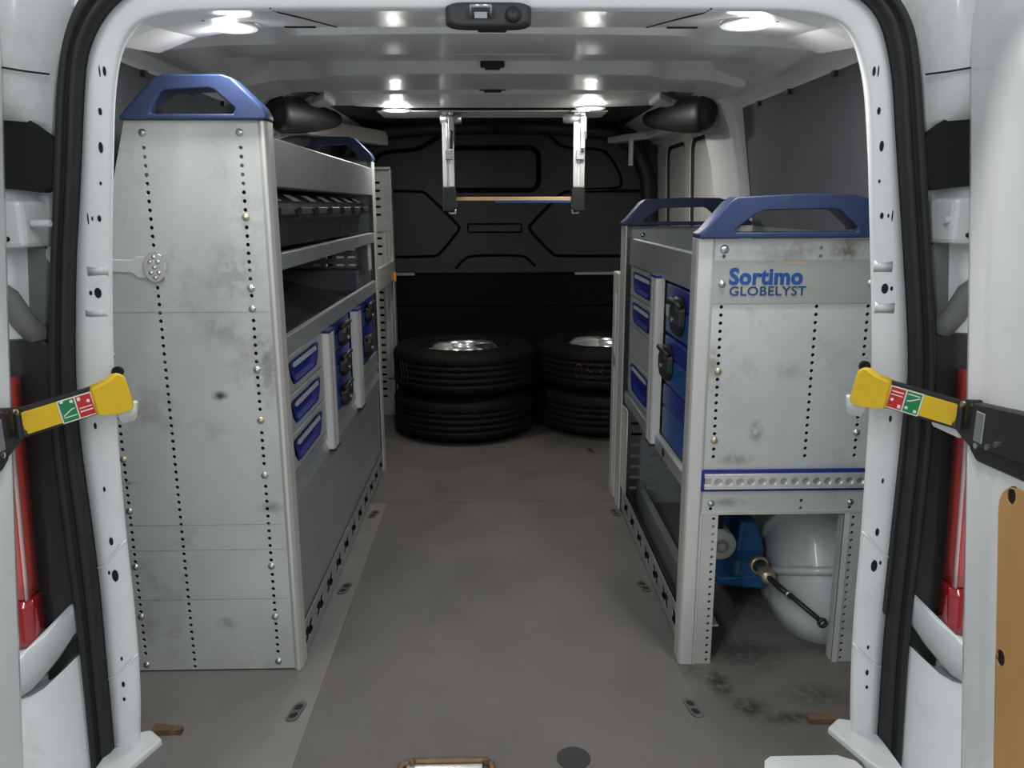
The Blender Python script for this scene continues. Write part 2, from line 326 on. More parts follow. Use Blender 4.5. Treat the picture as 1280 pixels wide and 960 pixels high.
# upright pillar behind the lining
for s, wall in ((-1, wL), (1, wR)):
    y0 = 2.68
    rings = []
    for z, x, wd in ((0.0, 0.845, 0.34), (0.85, 0.835, 0.32), (1.05, 0.815, 0.32), (1.2, 0.79, 0.32), (1.30, 0.765, 0.33), (1.37, 0.735, 0.36), (1.42, 0.68, 0.40)):
        rings.append([(s * (x + 0.018), y0, z), (s * x, y0 + 0.02, z), (s * x, y0 + wd, z), (s * (x + 0.02), y0 + wd + 0.02, z), (s * 0.90, y0 + wd + 0.02, z + 0.01), (s * 0.90, y0, z + 0.01)])
    MB().loft(rings).build('side_pillar', M['roof'], wall, bevel=0.006, seg=2)
    MB().lathe([(0, 0), (0.008, 0), (0.008, 0.012), (0, 0.014)], (s * 0.80, 2.75, 1.185), 'x', 10).build('pillar_bolt', M['dark'], wall)
# sliding side door seen in front of the right pillar
def PR(x0, x1, zt):                                       # inclined plane
    return lambda u, v, wv: (x0 + (x1 - x0) * (v / 1.4) + wv, u, v)
dpl = PR(0.89, 0.845, 1.4)
d3 = struct(plate('door_3', rrect(3.05, 4.22, 0.0, 1.385, 0.06), [rrect(3.60, 3.98, 0.72, 1.325, 0.05), rrect(3.11, 3.50, 0.72, 1.325, 0.05)], 0.03, dpl, M['side_door'], None, 0.006))
lab(d3, 'white sliding side door seen beyond the right pillar')
for (a, b) in ((3.60, 3.98), (3.11, 3.50)):
    plate('pressed_panel', rrect(a + 0.012, b - 0.012, 0.732, 1.313, 0.045), [], 0.012, PR(0.895, 0.85, 1.4), M['side_door'], d3, 0.003)
    plate('panel_seal', rrect(a - 0.002, b + 0.002, 0.718, 1.327, 0.05), [rrect(a + 0.012, b - 0.012, 0.732, 1.313, 0.045)], 0.026, PR(0.891, 0.846, 1.4), M['rubber'], d3)
struct_r = MB().box(0.92, 0.95, 2.75, 4.24, -0.03, 1.45).build('outer_skin', M['dark'], wR)
# wheel arch on the right
def arch(s, wall, yc):
    rings = []
    NA = 26
    for k in range(NA + 1):
        a = math.pi * k / NA
        rib = 0.0
        sec = [(0.735, 0.10), (0.727, 0.20), (0.725 - rib, 0.30), (0.732 - rib, 0.36), (0.755 - rib * .7, 0.405 + rib * .7), (0.79, 0.43 + rib), (0.84, 0.44 + rib), (0.90, 0.44 + rib), (0.90, 0.10)]
        rings.append([(s * x, yc - r * math.cos(a), max(r * math.sin(a), 0.0) * 1.0 + 0.0) for x, r in sec])
    MB().loft(rings, closed=True, caps=True).build('wheel_arch', M['arch'], wall, True)
    for a in (math.radians(24), math.radians(46), math.radians(75)):
        MB().tube([(s * x, yc - r * math.cos(a), r * math.sin(a)) for x, r in ((0.732, 0.16), (0.723, 0.26), (0.724, 0.33), (0.735, 0.38), (0.757, 0.415), (0.79, 0.436), (0.84, 0.446), (0.90, 0.446))], 0.011, 10).build('arch_rib', M['arch'], wall, True)
arch(1, wR, 2.19); arch(-1, wL, 2.19)

# ceiling: outer skin, bows and headers
ce = struct(MB().box(-0.86, 0.86, 1.45, 4.24, 1.478, 1.50).build('ceiling', M['roof'])); lab(ce, 'white painted steel roof with cross bows')
def ss(a, b, v):
    t = min(1.0, max(0.0, (v - a) / (b - a))); return t * t * (3 - 2 * t)
def bow(y0, y1, zb, ya, ye):
    """roof bow: channel with a raked underside; narrows to a neck near its ends, then flares on to the cant rail"""
    n = 96; rings = []
    for k in range(n + 1):
        x = -0.74 + 1.48 * k / n; e = ss(ya, ya + 0.10, abs(x)); g = ss(0.64, 0.74, abs(x))
        a = y0 + ye * e - (ye + 0.03) * g; b = y1 + 0.08 * g; z = zb - 0.012 * (abs(x) / 0.74) ** 2 - 0.03 * g
        rings.append([(x, a - 0.02, 1.48), (x, a, z + 0.026), (x, a + 0.012, z + 0.012), (x, b - 0.016, z), (x, b - 0.004, z + 0.004), (x, b, z + 0.03), (x, b + 0.015, 1.48)])
    return rings
b1 = MB().loft(bow(1.905, 2.105, 1.415, 0.42, 0.09), caps=True).build('roof_bow', M['roof'], ce, 'auto')
b2 = MB().loft(bow(2.49, 2.75, 1.420, 0.45, 0.06), caps=True).build('roof_bow', M['roof'], ce, 'auto')
for (ya, yb, z) in ((1.79, 1.85, 1.462), (2.17, 2.19, 1.468), (2.30, 2.42, 1.452), (2.44, 2.47, 1.462), (2.79, 2.81, 1.46)):  # pressed swages in the skin
    MB().loft([[(x, ya, 1.48), (x, ya + 0.012, z), (x, yb - 0.012, z), (x, yb, 1.48)] for x in (-0.66, 0.0, 0.66)]).build('roof_swage', M['roof'], ce, bevel=0.003)
for (x, y, wd) in ((-0.14, 2.2, .10), (0.2, 2.2, .10), (-0.42, 2.2, .07), (0.45, 2.2, .07)):
    MB().box(x - wd / 2, x + wd / 2, y, y + 0.008, 1.474, 1.479).build('roof_slot', M['dark'], ce)
for (y, z, wd) in ((1.905, 1.437, .10), (2.46, 1.445, .07), (2.82, 1.43, .09)):   # dark clips on the centre line
    m_ = MB().box(0.0 - wd / 2, wd / 2, y - 0.012, y + 0.012, z - 0.002, z + 0.014); m_.box(-wd * .32, wd * .32, y - 0.02, y + 0.012, z - 0.008, z)
    m_.build('roof_clip', M['black_plastic'], ce, bevel=0.002)
# front header with drilled lip
fh = MB().loft([[(x, 2.84, 1.455), (x, 2.88, 1.424 - dz), (x, 3.16, 1.412 - dz), (x, 3.20, 1.425), (x, 3.22, 1.48), (x, 2.84, 1.48)] for x, dz in ((-0.62, -0.02), (-0.5, -0.005), (-0.36, 0), (0.0, 0.0), (0.36, 0), (0.5, -0.005), (0.62, -0.02))])
fh.build('front_header', M['roof'], ce, bevel=0.004)
hp = [(-0.44, 3.20), (0.44, 3.20), (0.44, 3.42), (0.36, 3.44), (0.30, 3.42), (-0.30, 3.42), (-0.36, 3.44), (-0.44, 3.42)]
plate('header_lip', hp, [circ(x, 3.38, 0.008, 8) for x in (-0.24, -0.12, -0.04, 0.03, 0.12, 0.22, 0.30)] + [circ(x, 3.26, 0.006, 8) for x in (-0.2, 0.06, 0.16, .27)], 0.004, PZ(1.405), M['roof'], ce)
MB().box(-0.75, 0.75, 3.21, 4.24, 1.45, 1.478).build('roof_lining', M['black_plastic'], ce)
for s in (-1, 1):                                          # header outriggers
    MB().loft([[(s * x, y - hw, z - 0.01), (s * x, y - hw, z + 0.012), (s * x, y + hw, z + 0.012), (s * x, y + hw, z - 0.01)] for x, y, z, hw in ((0.58, 3.02, 1.425, 0.10), (0.64, 3.05, 1.415, 0.05), (0.70, 3.08, 1.40, 0.045), (0.76, 3.10, 1.39, 0.045))]).build('header_arm', M['roof'], ce, bevel=0.004)

# bulkhead (wall_front) with pressed grooves
wf = struct(MB().box(-0.86, 0.88, 4.212, 4.24, -0.03, 1.48).build('wall_front', M['bulkhead_dark'])); lab(wf, 'black plastic bulkhead with pressed grooves')  # darker slab puts shade into the grooves of the skin
def ring_groove(p, wd):
    cx = sum(a for a, b in p) / len(p); cy = sum(b for a, b in p) / len(p); out = []
    n = len(p)
    for i in range(n):
        a, b, c = p[i - 1], p[i], p[(i + 1) % n]
        d1 = Vector((b[0] - a[0], b[1] - a[1])).normalized(); d2 = Vector((c[0] - b[0], c[1] - b[1])).normalized()
        nn = (Vector((-d1.y, d1.x)) + Vector((-d2.y, d2.x))).normalized(); out.append((b[0] + nn.x * wd, b[1] + nn.y * wd))
    return out
win = rrect(-0.24, 0.242, 1.117, 1.350, 0.06, 5)
slo = rrect(-0.136, 0.146, 0.916, 0.966, 0.012, 3)
holes = [stroke(smooth_poly([(-0.70, 1.15), (-0.64, 1.22), (-0.591, 1.285), (-0.55, 1.319), (-0.381, 1.327), (-0.325, 1.36), (-0.266, 1.396), (-0.2, 1.405)], False), 0.022),
         win, ring_groove(win, 0.026), slo, ring_groove(slo, 0.008),
         stroke(smooth_poly([(-0.66, 1.127), (-0.37, 1.127), (-0.335, 1.11), (-0.19, 0.965), (-0.174, 0.945), (-0.187, 0.92), (-0.28, 0.81), (-0.31, 0.797), (-0.66, 0.797)], False, 1), 0.015),
         stroke(smooth_poly([(0.75, 1.124), (0.38, 1.125), (0.34, 1.11), (0.195, 0.965), (0.181, 0.945), (0.193, 0.92), (0.30, 0.81), (0.33, 0.797), (0.75, 0.796)], False, 1), 0.016),
         stroke(smooth_poly([(0.27, 1.405), (0.31, 1.375), (0.346, 1.337), (0.53, 1.332), (0.58, 1.31), (0.64, 1.22), (0.655, 1.16), (0.64, 1.137), (0.47, 1.133)], False), 0.014),
         stroke(smooth_poly([(-0.20, 0.735), (-0.155, 0.785), (-0.11, 0.803), (0.139, 0.802), (0.17, 0.79), (0.215, 0.745)], False), 0.014)]
plate('bulkhead_skin', [(-0.86, 0.715), (0.88, 0.715), (0.88, 1.2), (0.84, 1.33), (0.72, 1.43), (0.6, 1.46), (-0.6, 1.46), (-0.72, 1.43), (-0.84, 1.33), (-0.86, 1.2)], holes, 0.030, PY(4.197), M['bulkhead'], wf, 0.003)
MB().prism([(4.20, 0.545), (4.196, 0.715), (4.214, 0.745), (4.214, 0.53)], 'x', -0.86, 0.88).build('bulkhead_step', M['bulkhead_dark'], wf, bevel=0.004)
MB().prism([(4.175, 0.0), (4.175, 0.52), (4.182, 0.534), (4.214, 0.536), (4.214, 0.0)], 'x', -0.86, 0.88).build('bulkhead_base', M['bulkhead_dark'], wf, bevel=0.005, seg=2)
for (a, b) in ((-0.62, -0.411), (0.419, 0.66)): box('trim_rail', M['steel'], wf, a, b, 4.178, 4.195, 0.700, 0.716, 0.003)
# black edge trims curving over the bulkhead corners
for s in (-1, 1):
    MB().tube([(s * 0.80, 4.17, 0.6), (s * 0.80, 4.17, 1.0), (s * 0.78, 4.17, 1.2), (s * 0.72, 4.17, 1.34), (s * 0.60, 4.17, 1.41), (s * 0.3, 4.17, 1.435), (0, 4.17, 1.44)], 0.04, 10).build('edge_trim', M['black_plastic'], wf, True)
# padded corner covers and the curved door rails by the roof
for s, side in ((-1, 'left'), (1, 'right')):
    t1 = struct(MB().loft([[(s * (cx + rx * math.cos(a)), y, cz + rz * math.sin(a)) for a in [2 * math.pi * k / 14 for k in range(14)]]
                for y, cx, cz, rx, rz in ((2.72, 0.70, 1.352, 0.020, 0.035), (2.735, 0.70, 1.352, 0.036, 0.058), (2.80, 0.70, 1.352, 0.040, 0.064), (2.95, 0.69, 1.362, 0.045, 0.062), (3.15, 0.67, 1.375, 0.05, 0.05), (3.3, 0.64, 1.385, 0.05, 0.035))]).build('trim_%d' % (1 if s < 0 else 2), M['black_plastic'], None, True))
    lab(t1, 'black padded cover at the %s roof corner' % side)
    path = [(0.76, 2.95, 1.315), (0.765, 3.15, 1.345), (0.76, 3.4, 1.37), (0.72, 3.65, 1.382), (0.64, 3.92, 1.385), (0.53, 4.15, 1.38)] if s < 0 else [(0.75, 3.05, 1.375), (0.76, 3.3, 1.375), (0.75, 3.6, 1.372), (0.72, 3.85, 1.37), (0.64, 4.0, 1.372), (0.58, 4.15, 1.37)]
    hh = 0.034 if s < 0 else 0.016
    MB().loft([[(s * (x - 0.012), y, z - hh), (s * (x - 0.012), y, z + hh), (s * (x + 0.06), y, z + hh), (s * (x + 0.06), y, z - hh)] for x, y, z in path]).build('curved_rail', M['side_door'], t1, bevel=0.008, seg=2)
    if s > 0: MB().tube([(0.655, 3.95, 1.36), (0.66, 3.97, 1.33), (0.662, 3.98, 1.24)], 0.012, 8).build('rail_end', M['side_door'], t1, True)

# ------------------------------------------------------------------ rear opening: weatherstrip, pillars, jambs
ST = [(-0.8, -0.028, -0.756, -0.029, -0.717, -0.029), (-0.796, 0.074, -0.751, 0.073, -0.702, 0.072), (-0.793, 0.17, -0.749, 0.169, -0.694, 0.168), (-0.79, 0.28, -0.745, 0.279, -0.691, 0.278), (-0.791, 0.349, -0.743, 0.348, -0.69, 0.347), (-0.792, 0.426, -0.742, 0.426, -0.691, 0.425), (-0.791, 0.521, -0.743, 0.52, -0.689, 0.52), (-0.792, 0.582, -0.744, 0.582, -0.687, 0.581), (-0.79, 0.65, -0.745, 0.65, -0.685, 0.649), (-0.783, 0.753, -0.74, 0.753, -0.679, 0.752), (-0.774, 0.824, -0.732, 0.824, -0.674, 0.824), (-0.757, 0.936, -0.718, 0.935, -0.663, 0.935), (-0.747, 0.997, -0.708, 0.996, -0.657, 0.996), (-0.737, 1.056, -0.697, 1.056, -0.65, 1.056), (-0.725, 1.128, -0.685, 1.128, -0.64, 1.128), (-0.71, 1.229, -0.669, 1.229, -0.628, 1.229), (-0.696, 1.291, -0.658, 1.291, -0.612, 1.291), (-0.68, 1.336, -0.631, 1.339, -0.595, 1.327), (-0.655, 1.38, -0.596, 1.375, -0.57, 1.349), (-0.603, 1.428, -0.55, 1.397, -0.519, 1.359), (-0.526, 1.446, -0.505, 1.405, -0.457, 1.362), (-0.26, 1.45, -0.26, 1.408, -0.25, 1.364), (0.007, 1.453, 0.007, 1.41, 0.006, 1.364), (0.26, 1.45, 0.26, 1.41, 0.25, 1.364), (0.523, 1.449, 0.510, 1.409, 0.451, 1.364), (0.61, 1.432, 0.554, 1.399, 0.517, 1.362), (0.66, 1.382, 0.604, 1.378, 0.571, 1.351), (0.684, 1.347, 0.632, 1.351, 0.592, 1.333), (0.698, 1.316, 0.649, 1.316, 0.607, 1.310), (0.71, 1.254, 0.667, 1.254, 0.629, 1.254), (0.723, 1.184, 0.677, 1.184, 0.639, 1.184), (0.745, 1.052, 0.7, 1.052, 0.654, 1.052), (0.788, 0.806, 0.741, 0.807, 0.682, 0.807), (0.793, 0.733, 0.747, 0.733, 0.687, 0.734), (0.799, 0.612, 0.754, 0.612, 0.69, 0.613), (0.799, 0.518, 0.752, 0.518, 0.693, 0.519), (0.8, 0.454, 0.752, 0.454, 0.695, 0.455), (0.799, 0.389, 0.753, 0.389, 0.696, 0.39), (0.798, 0.322, 0.752, 0.323, 0.696, 0.324), (0.799, 0.272, 0.752, 0.272, 0.697, 0.273), (0.801, 0.194, 0.753, 0.195, 0.699, 0.196), (0.808, 0.044, 0.76, 0.044, 0.708, 0.045), (0.814, -0.061, 0.763, -0.06, 0.724, -0.059)]
def resample(st):
    out = []
    for i in range(len(st) - 1):
        a, b = st[i], st[i + 1]; n = 3
        for k in range(n):
            t = k / n; out.append(tuple(a[j] * (1 - t) + b[j] * t for j in range(6)))
    out.append(st[-1])
    for _ in range(3):
        out = [out[0]] + [tuple((out[i - 1][j] + 2 * out[i][j] + out[i + 1][j]) / 4 for j in range(6)) for i in range(1, len(out) - 1)] + [out[-1]]
    return out
ST = [(-0.803, -0.16, -0.758, -0.16, -0.72, -0.16)] + ST + [(0.818, -0.16, 0.768, -0.16, 0.728, -0.16)]
ST = resample(ST)
wr = struct(MB().loft([[(c[2], 1.398, c[3]), (c[2] * .65 + c[4] * .35, 1.400, c[3] * .65 + c[5] * .35), (c[2] * .12 + c[4] * .88, 1.405, c[3] * .12 + c[5] * .88), (c[4], 1.412, c[5]),
                        (c[4] + (c[2] - c[4]) * 0.10, 1.425, c[5] + (c[3] - c[5]) * 0.10), (c[4] + (c[2] - c[4]) * 0.60, 1.47, c[5] + (c[3] - c[5]) * 0.60), (c[2], 1.49, c[3])] for c in ST]).build('wall_rear', M['white'], None, True))
lab(wr, 'white painted body frame around the rear door opening')
wr.data.polygons.foreach_set('use_smooth', [True] * len(wr.data.polygons))
def sealprof(c):
    o = Vector((c[0], c[1])); i = Vector((c[2], c[3])); out = []
    for t, y in ((0, 1.402), (0.02, 1.388), (0.12, 1.378), (0.25, 1.375), (0.40, 1.380), (0.47, 1.389), (0.53, 1.389), (0.60, 1.378), (0.72, 1.371), (0.86, 1.374), (0.97, 1.385), (1.0, 1.402)):
        p = o.lerp(i, t); out.append((p.x, y, p.y))
    return out
sl = MB().loft([sealprof(c) for c in ST]).build('door_seal', M['rubber'], None, True)
tag(sl, 'black rubber door seal running around the rear opening', 'seal')
# header underside between the flange and the roof
MB().loft([[(x, 1.42, 1.364), (x, 1.50, 1.374 + e), (x, 1.56, 1.3805 + e), (x, 1.66, 1.3915 + e), (x, 1.70, 1.396 + e), (x, 1.72, 1.42), (x, 1.72, 1.48), (x, 1.42, 1.46)] for x, e in ((-0.66, -0.05), (-0.58, -0.02), (-0.45, 0.0), (0.0, 0.0), (0.45, 0.0), (0.58, -0.02), (0.66, -0.05))]).build('rear_header', M['roof'], wr, bevel=0.004, seg=2)
for s in (-1, 1):                                           # corner gussets closing header to side
    ga = [(0.50, 1.388), (0.58, 1.388), (0.65, 1.384), (0.71, 1.374), (0.76, 1.360), (0.795, 1.345)]
    MB().loft([[(s * x, y, z + dz * (1 - (x - .5) / .3)) for x, z in ga] + [(s * 0.83, y, 1.40), (s * 0.50, y, 1.47)] for y, dz in ((1.44, -0.010), (1.52, -0.006), (1.62, 0.002), (1.70, 0.010), (1.76, 0.026))]).build('corner_gusset', M['roof'], wr, 'auto')
    MB().box(*sorted((s * 0.345, s * 0.405)), 1.680, 1.692, 1.3925, 1.397).build('header_slot', M['dark'], wr)
    MB().box(*sorted((s * 0.50, s * 0.56)), 1.50, 1.508, 1.366, 1.3725).build('header_slot', M['dark'], wr)
    MB().tube([(s * 0.36, 1.408, 1.3655), (s * 0.355, 1.44, 1.3660), (s * 0.33, 1.56, 1.3800), (s * 0.305, 1.69, 1.3945)], 0.0015, 6).build('header_seam', M['dark'], wr)
# holes, dimples and seam lines on the two pillars
def edge_at(z, s):
    best = min((c for c in ST if c[0] * s > 0 and abs(c[4]) > 0.55), key=lambda c: abs(c[5] - z)); return best[2], best[4]
def pil_hole(s, t, z, rx, rz, dimple=0):
    a, b = edge_at(z, s); x = a + (b - a) * t; y = 1.3985 + 0.0065 * t
    if False: MB().lathe([(rz * 2.0, 0.0004), (rz * 1.6, -0.0006), (rz * 1.1, -0.0004), (0.0, -0.0003)], (x, y - 0.0004, z), 'y', 20).build('dimple', M['white'], wr, True)
    plate('pillar_hole', circ(x, z, rx, 12, rz), [], 0.0012, PY(y - 0.001), M['dark'], wr)
for s in (-1, 1):
    for t, z, rx, rz, dm in ((.62, 1.268, .0025, .0075, 0), (.45, 1.268, .001, .009, 0), (.62, 1.205, .0028, .006, 0), (.60, 1.148, .0035, .009, 1), (.7, 1.09, .0018, .003, 0), (.65, 1.032, .003, .0055, 0), (.42, 1.032, .0014, .0035, 0), (.28, 1.032, .001, .01, 0),
                             (.66, 0.906, .006, .009, 0), (.45, 0.906, .0025, .004, 0), (.45, 0.668, .0025, .006, 0), (.52, 0.548, .002, .005, 0), (.55, 0.446, .0035, .008, 1), (.55, 0.377, .006, .012, 1), (.36, 0.384, .002, .004, 0),
                             (.5, 0.205, .002, .004, 0), (.5, 0.15, .003, .006, 0), (.5, 0.118, .0025, .004, 0)):
        pil_hole(s, t, z, rx, rz, dm)
    for (z0, z1) in ((0.395, 0.44), (0.165, 0.205)):
        a, b = edge_at(z0, s); a2, b2 = edge_at(z1, s)
        MB().tube([(a, 1.397, z0), (a * .75 + b * .25, 1.3985, z0 + 0.004), (a2 * .15 + b2 * .85, 1.402, z1 - 0.004), (b2, 1.411, z1 + 0.004)], 0.0022, 6).build('sheet_joint', M['white'], wr, True)
    for z in (0.945, 0.872):                         # pressed steps across the pillar
        a, b = edge_at(z, s)
        MB().loft([[(a * .7 + b * .3, 1.400, z - .010), (a * .7 + b * .3, 1.3990, z), (a * .7 + b * .3, 1.400, z + .010)], [(a * .1 + b * .9, 1.406, z - .010), (a * .1 + b * .9, 1.4025, z + .002), (a * .1 + b * .9, 1.406, z + .010)]], closed=True).build('pressed_step', M['white'], wr, True)
    a, b = edge_at(0.07, s)
    MB().prism([(s * 0.765, 1.30), (s * 0.765, 1.44), (s * 0.705, 1.455), (s * 0.672, 1.425), (s * 0.705, 1.33), (s * 0.72, 1.30)], 'z', -0.01, 0.012).build('pillar_foot', M['white'], wr, bevel=0.004, seg=2)
    MB().prism([(s * 0.706, 1.45), (s * 0.706, 1.475), (s * 0.645, 1.465), (s * 0.645, 1.452)], 'z', 0.001, 0.012).build('wooden_wedge', M['rust'], wr)
    # notch pad behind the check strap
    MB().lathe([(0, 0), (0.010, 0), (0.009, 0.008), (0, 0.009)], (s * 0.668, 1.401, 0.766), 'y', 18).build('strap_notch', M['dark'], wr)
MB().prism([(0.50, 1.30), (0.515, 1.340), (0.53, 1.352), (0.66, 1.352), (0.69, 1.335), (0.70, 1.30)], 'z', 0.0002, 0.004).build('sill_plate', M['white'], wr, bevel=0.001)
# jambs (outer body corner behind the seal)
jam_prof = [(1.46, 0.755, 0.79, 0.845, 0.99), (1.25, 0.72, 0.76, 0.82, 0.98), (1.0, 0.745, 0.79, 0.85, 0.99), (0.7, 0.78, 0.82, 0.88, 1.0), (0.3, 0.785, 0.83, 0.89, 1.0), (-0.1, 0.80, 0.84, 0.90, 1.0)]
for s, side in ((-1, 'left'), (1, 'right')):
    MB().loft([[(s * (a - 0.03), 1.432, z), (s * (a + 0.005), 1.428, z), (s * b, 1.425, z), (s * c_, 1.400, z), (s * d_, 1.36, z), (s * d_, 1.46, z), (s * (a - .03), 1.49, z)] for z, a, b, c_, d_ in jam_prof]).build('door_jamb', M['jamb'], wr, True)
    # bulged upper corner, ends in a rounded lower edge
    rings = []
    for z, q in ((1.55, 1.0), (1.36, 1.0), (1.28, 1.0), (1.235, 1.0), (1.215, 0.97), (1.195, 0.8), (1.18, 0.45), (1.175, 0.1)):
        x0 = 0.70 + 0.012 * (1.36 - z) / 0.1 if z < 1.36 else 0.69
        rings.append([(s * x0, 1.43, z - 0.04 * (1 - q)), (s * (x0 + 0.015), 1.43 - 0.02 * q, z - 0.03 * (1 - q)), (s * (x0 + 0.045), 1.43 - 0.055 * q, z), (s * (x0 + 0.085), 1.43 - 0.075 * q, z + 0.01), (s * (x0 + 0.20), 1.43 - 0.09 * q, z + 0.04), (s * (x0 + 0.20), 1.45, z + 0.04), (s * x0, 1.45, z)])
    MB().loft(rings).build('upper_corner', M['jamb'], wr, True)
    MB().tube([(s * 0.72, 1.395, 1.262), (s * 0.745, 1.373, 1.263), (s * 0.785, 1.352, 1.268), (s * 0.80, 1.346, 1.275)], 0.0016, 6).build('corner_seam', M['dark'], wr)
    MB().loft([[(s * x, 1.405 - 0.01, z0), (s * x, 1.405 - 0.01, z1), (s * x, 1.425, z1), (s * x, 1.425, z0)] for x, z0, z1 in ((0.72, 1.09, 1.15), (0.76, 1.075, 1.19), (0.80, 1.08, 1.23), (0.86, 1.085, 1.25))]).build('jamb_gap', M['dark'], wr)
    # door hinge block
    h = MB().hexa([(s * 0.775, 1.36, 0.985), (s * 0.90, 1.33, 0.985), (s * 0.90, 1.33, 1.07), (s * 0.775, 1.36, 1.062)], [(s * 0.765, 1.43, 0.985), (s * 0.90, 1.43, 0.985), (s * 0.90, 1.43, 1.07), (s * 0.765, 1.43, 1.062)]).build('door_hinge', M['jamb'], wr, bevel=0.008, seg=2)
    MB().lathe([(0, 0), (0.006, 0), (0.006, 0.03), (0, 0.03)], (s * 0.765, 1.37, 1.025), 'x', 10).build('hinge_pin', M['jamb'], h)
    MB().lathe([(0, -.002), (0.0045, -.002), (0.0045, 0.004), (0, 0.004)], (s * 0.80, 1.352, 1.0), 'y', 8).build('hinge_screw', M['dark'], h)
    MB().lathe([(0, -0.010), (0.010, -0.010), (0.011, -0.006), (0.018, -0.006), (0.020, 0.0), (0.020, 0.006), (0, 0.006)], (s * 0.757, 1.423, 0.970), 'y', 24).build('jamb_plug', M['jamb'], wr, True)
    MB().prism([(s * 0.745, 0.82), (s * 0.76, 0.958), (s * 0.778, 0.985), (s * 0.88, 0.985), (s * 0.88, 0.80)], 'y', 1.419, 1.430).build('jamb_shade', M['grey_sh'], wr)  # flat grey sheet paints the shadow on the white jamb
    # cable grommet tube
    tb = MB().tube([(s * 0.845, 1.36, 0.925), (s * 0.825, 1.375, 0.90), (s * 0.812, 1.388, 0.86), (s * 0.805, 1.405, 0.838), (s * 0.803, 1.42, 0.832), (s * 0.802, 1.435, 0.83)], [0.018, 0.020, 0.020, 0.021, 0.022, 0.022], 14).build('cable_grommet', M['grey_sh'], None, True)
    tag(tb, 'dark grey cable grommet tube on the %s jamb below the hinge' % side, 'grommet')
    MB().box(*sorted((s * 0.755, s * 0.775)), 1.410, 1.424, 0.855, 0.905).build('jamb_slot', M['dark'], wr, bevel=0.004)
    # black side of the tail lamp pocket
    MB().prism([(s * 0.745, 0.28), (s * 0.745, 0.80), (s * 0.79, 0.825), (s * 0.86, 0.825), (s * 0.90, 0.60), (s * 0.90, 0.22), (s * 0.86, 0.22)], 'y', 1.392, 1.426).build('lamp_pocket', M['black_plastic'], wr, bevel=0.004)
    # bumper corner pieces
    MB().loft([[(s * x, y, z - 0.034 * k), (s * (x + .01), y - .010, z), (s * (x + 0.0), y - .004, z + 0.034 * k), (s * (x + .0), 1.43, z + 0.036 * k), (s * x, 1.43, z - 0.034 * k)] for x, y, z, k in ((0.775, 1.40, 0.310, 0.7), (0.80, 1.385, 0.292, 0.9), (0.83, 1.365, 0.255, 1.1), (0.86, 1.34, 0.222, 1.2), (0.92, 1.32, 0.19, 1.3))]).build('bumper_bracket', M['arch'], wr, True)
    MB().loft([[(s * x, y, -0.1), (s * x, y, zt), (s * x, 1.43, zt), (s * x, 1.43, -0.1)] for x, y, zt in ((0.765, 1.418, 0.225), (0.79, 1.414, 0.222), (0.80, 1.410, 0.215), (0.825, 1.385, 0.192), (0.85, 1.362, 0.17), (0.87, 1.350, 0.16), (0.92, 1.335, 0.155))]).build('bumper_end', M['jamb'], wr, 'auto')
    MB().prism([(s * 0.765, 0.222), (s * 0.765, 0.30), (s * 0.80, 0.275), (s * 0.83, 0.240), (s * 0.86, 0.205), (s * 0.86, 0.16), (s * 0.835, 0.187), (s * 0.80, 0.222)], 'y', 1.395, 1.43).build('bumper_gap_shade', M['dark'], wr)  # dark block painted in as the shadow gap below the bracket
    # tail lamp
    tl = thing('tail_light', 'tall narrow red tail light on the %s rear corner' % side, 'tail light', (s * 0.83, 1.35, 0.25))
    def lamp_ring(z0, z1, n, m, nm, w0, w1, grow=0.0, dp=0.04):
        rg = []
        for k in range(n + 1):
            z = z0 + (z1 - z0) * k / n
            x = 0.824 + 0.024 * max(0.0, (0.76 - z) / 0.5)
            y = 1.345 - grow
            rg.append([(s * (x + w0), y + dp, z), (s * (x + w0), y, z), (s * (x + (w0 + w1) / 2), y - 0.006, z), (s * (x + w1), y - 0.004, z), (s * (x + w1), y + dp, z)])
        return MB().loft(rg).build(nm, m, tl, True)
    lamp_ring(0.36, 0.765, 10, M['red_lens'], 'lens', 0.004, 0.06); lamp_ring(0.262, 0.355, 4, M['dark_red'], 'lower_lens', 0.0, 0.06, -0.002); lamp_ring(0.36, 0.77, 10, M['pink_lens'], 'lens_edge', 0.001, 0.0045, 0.0022, 0.006)

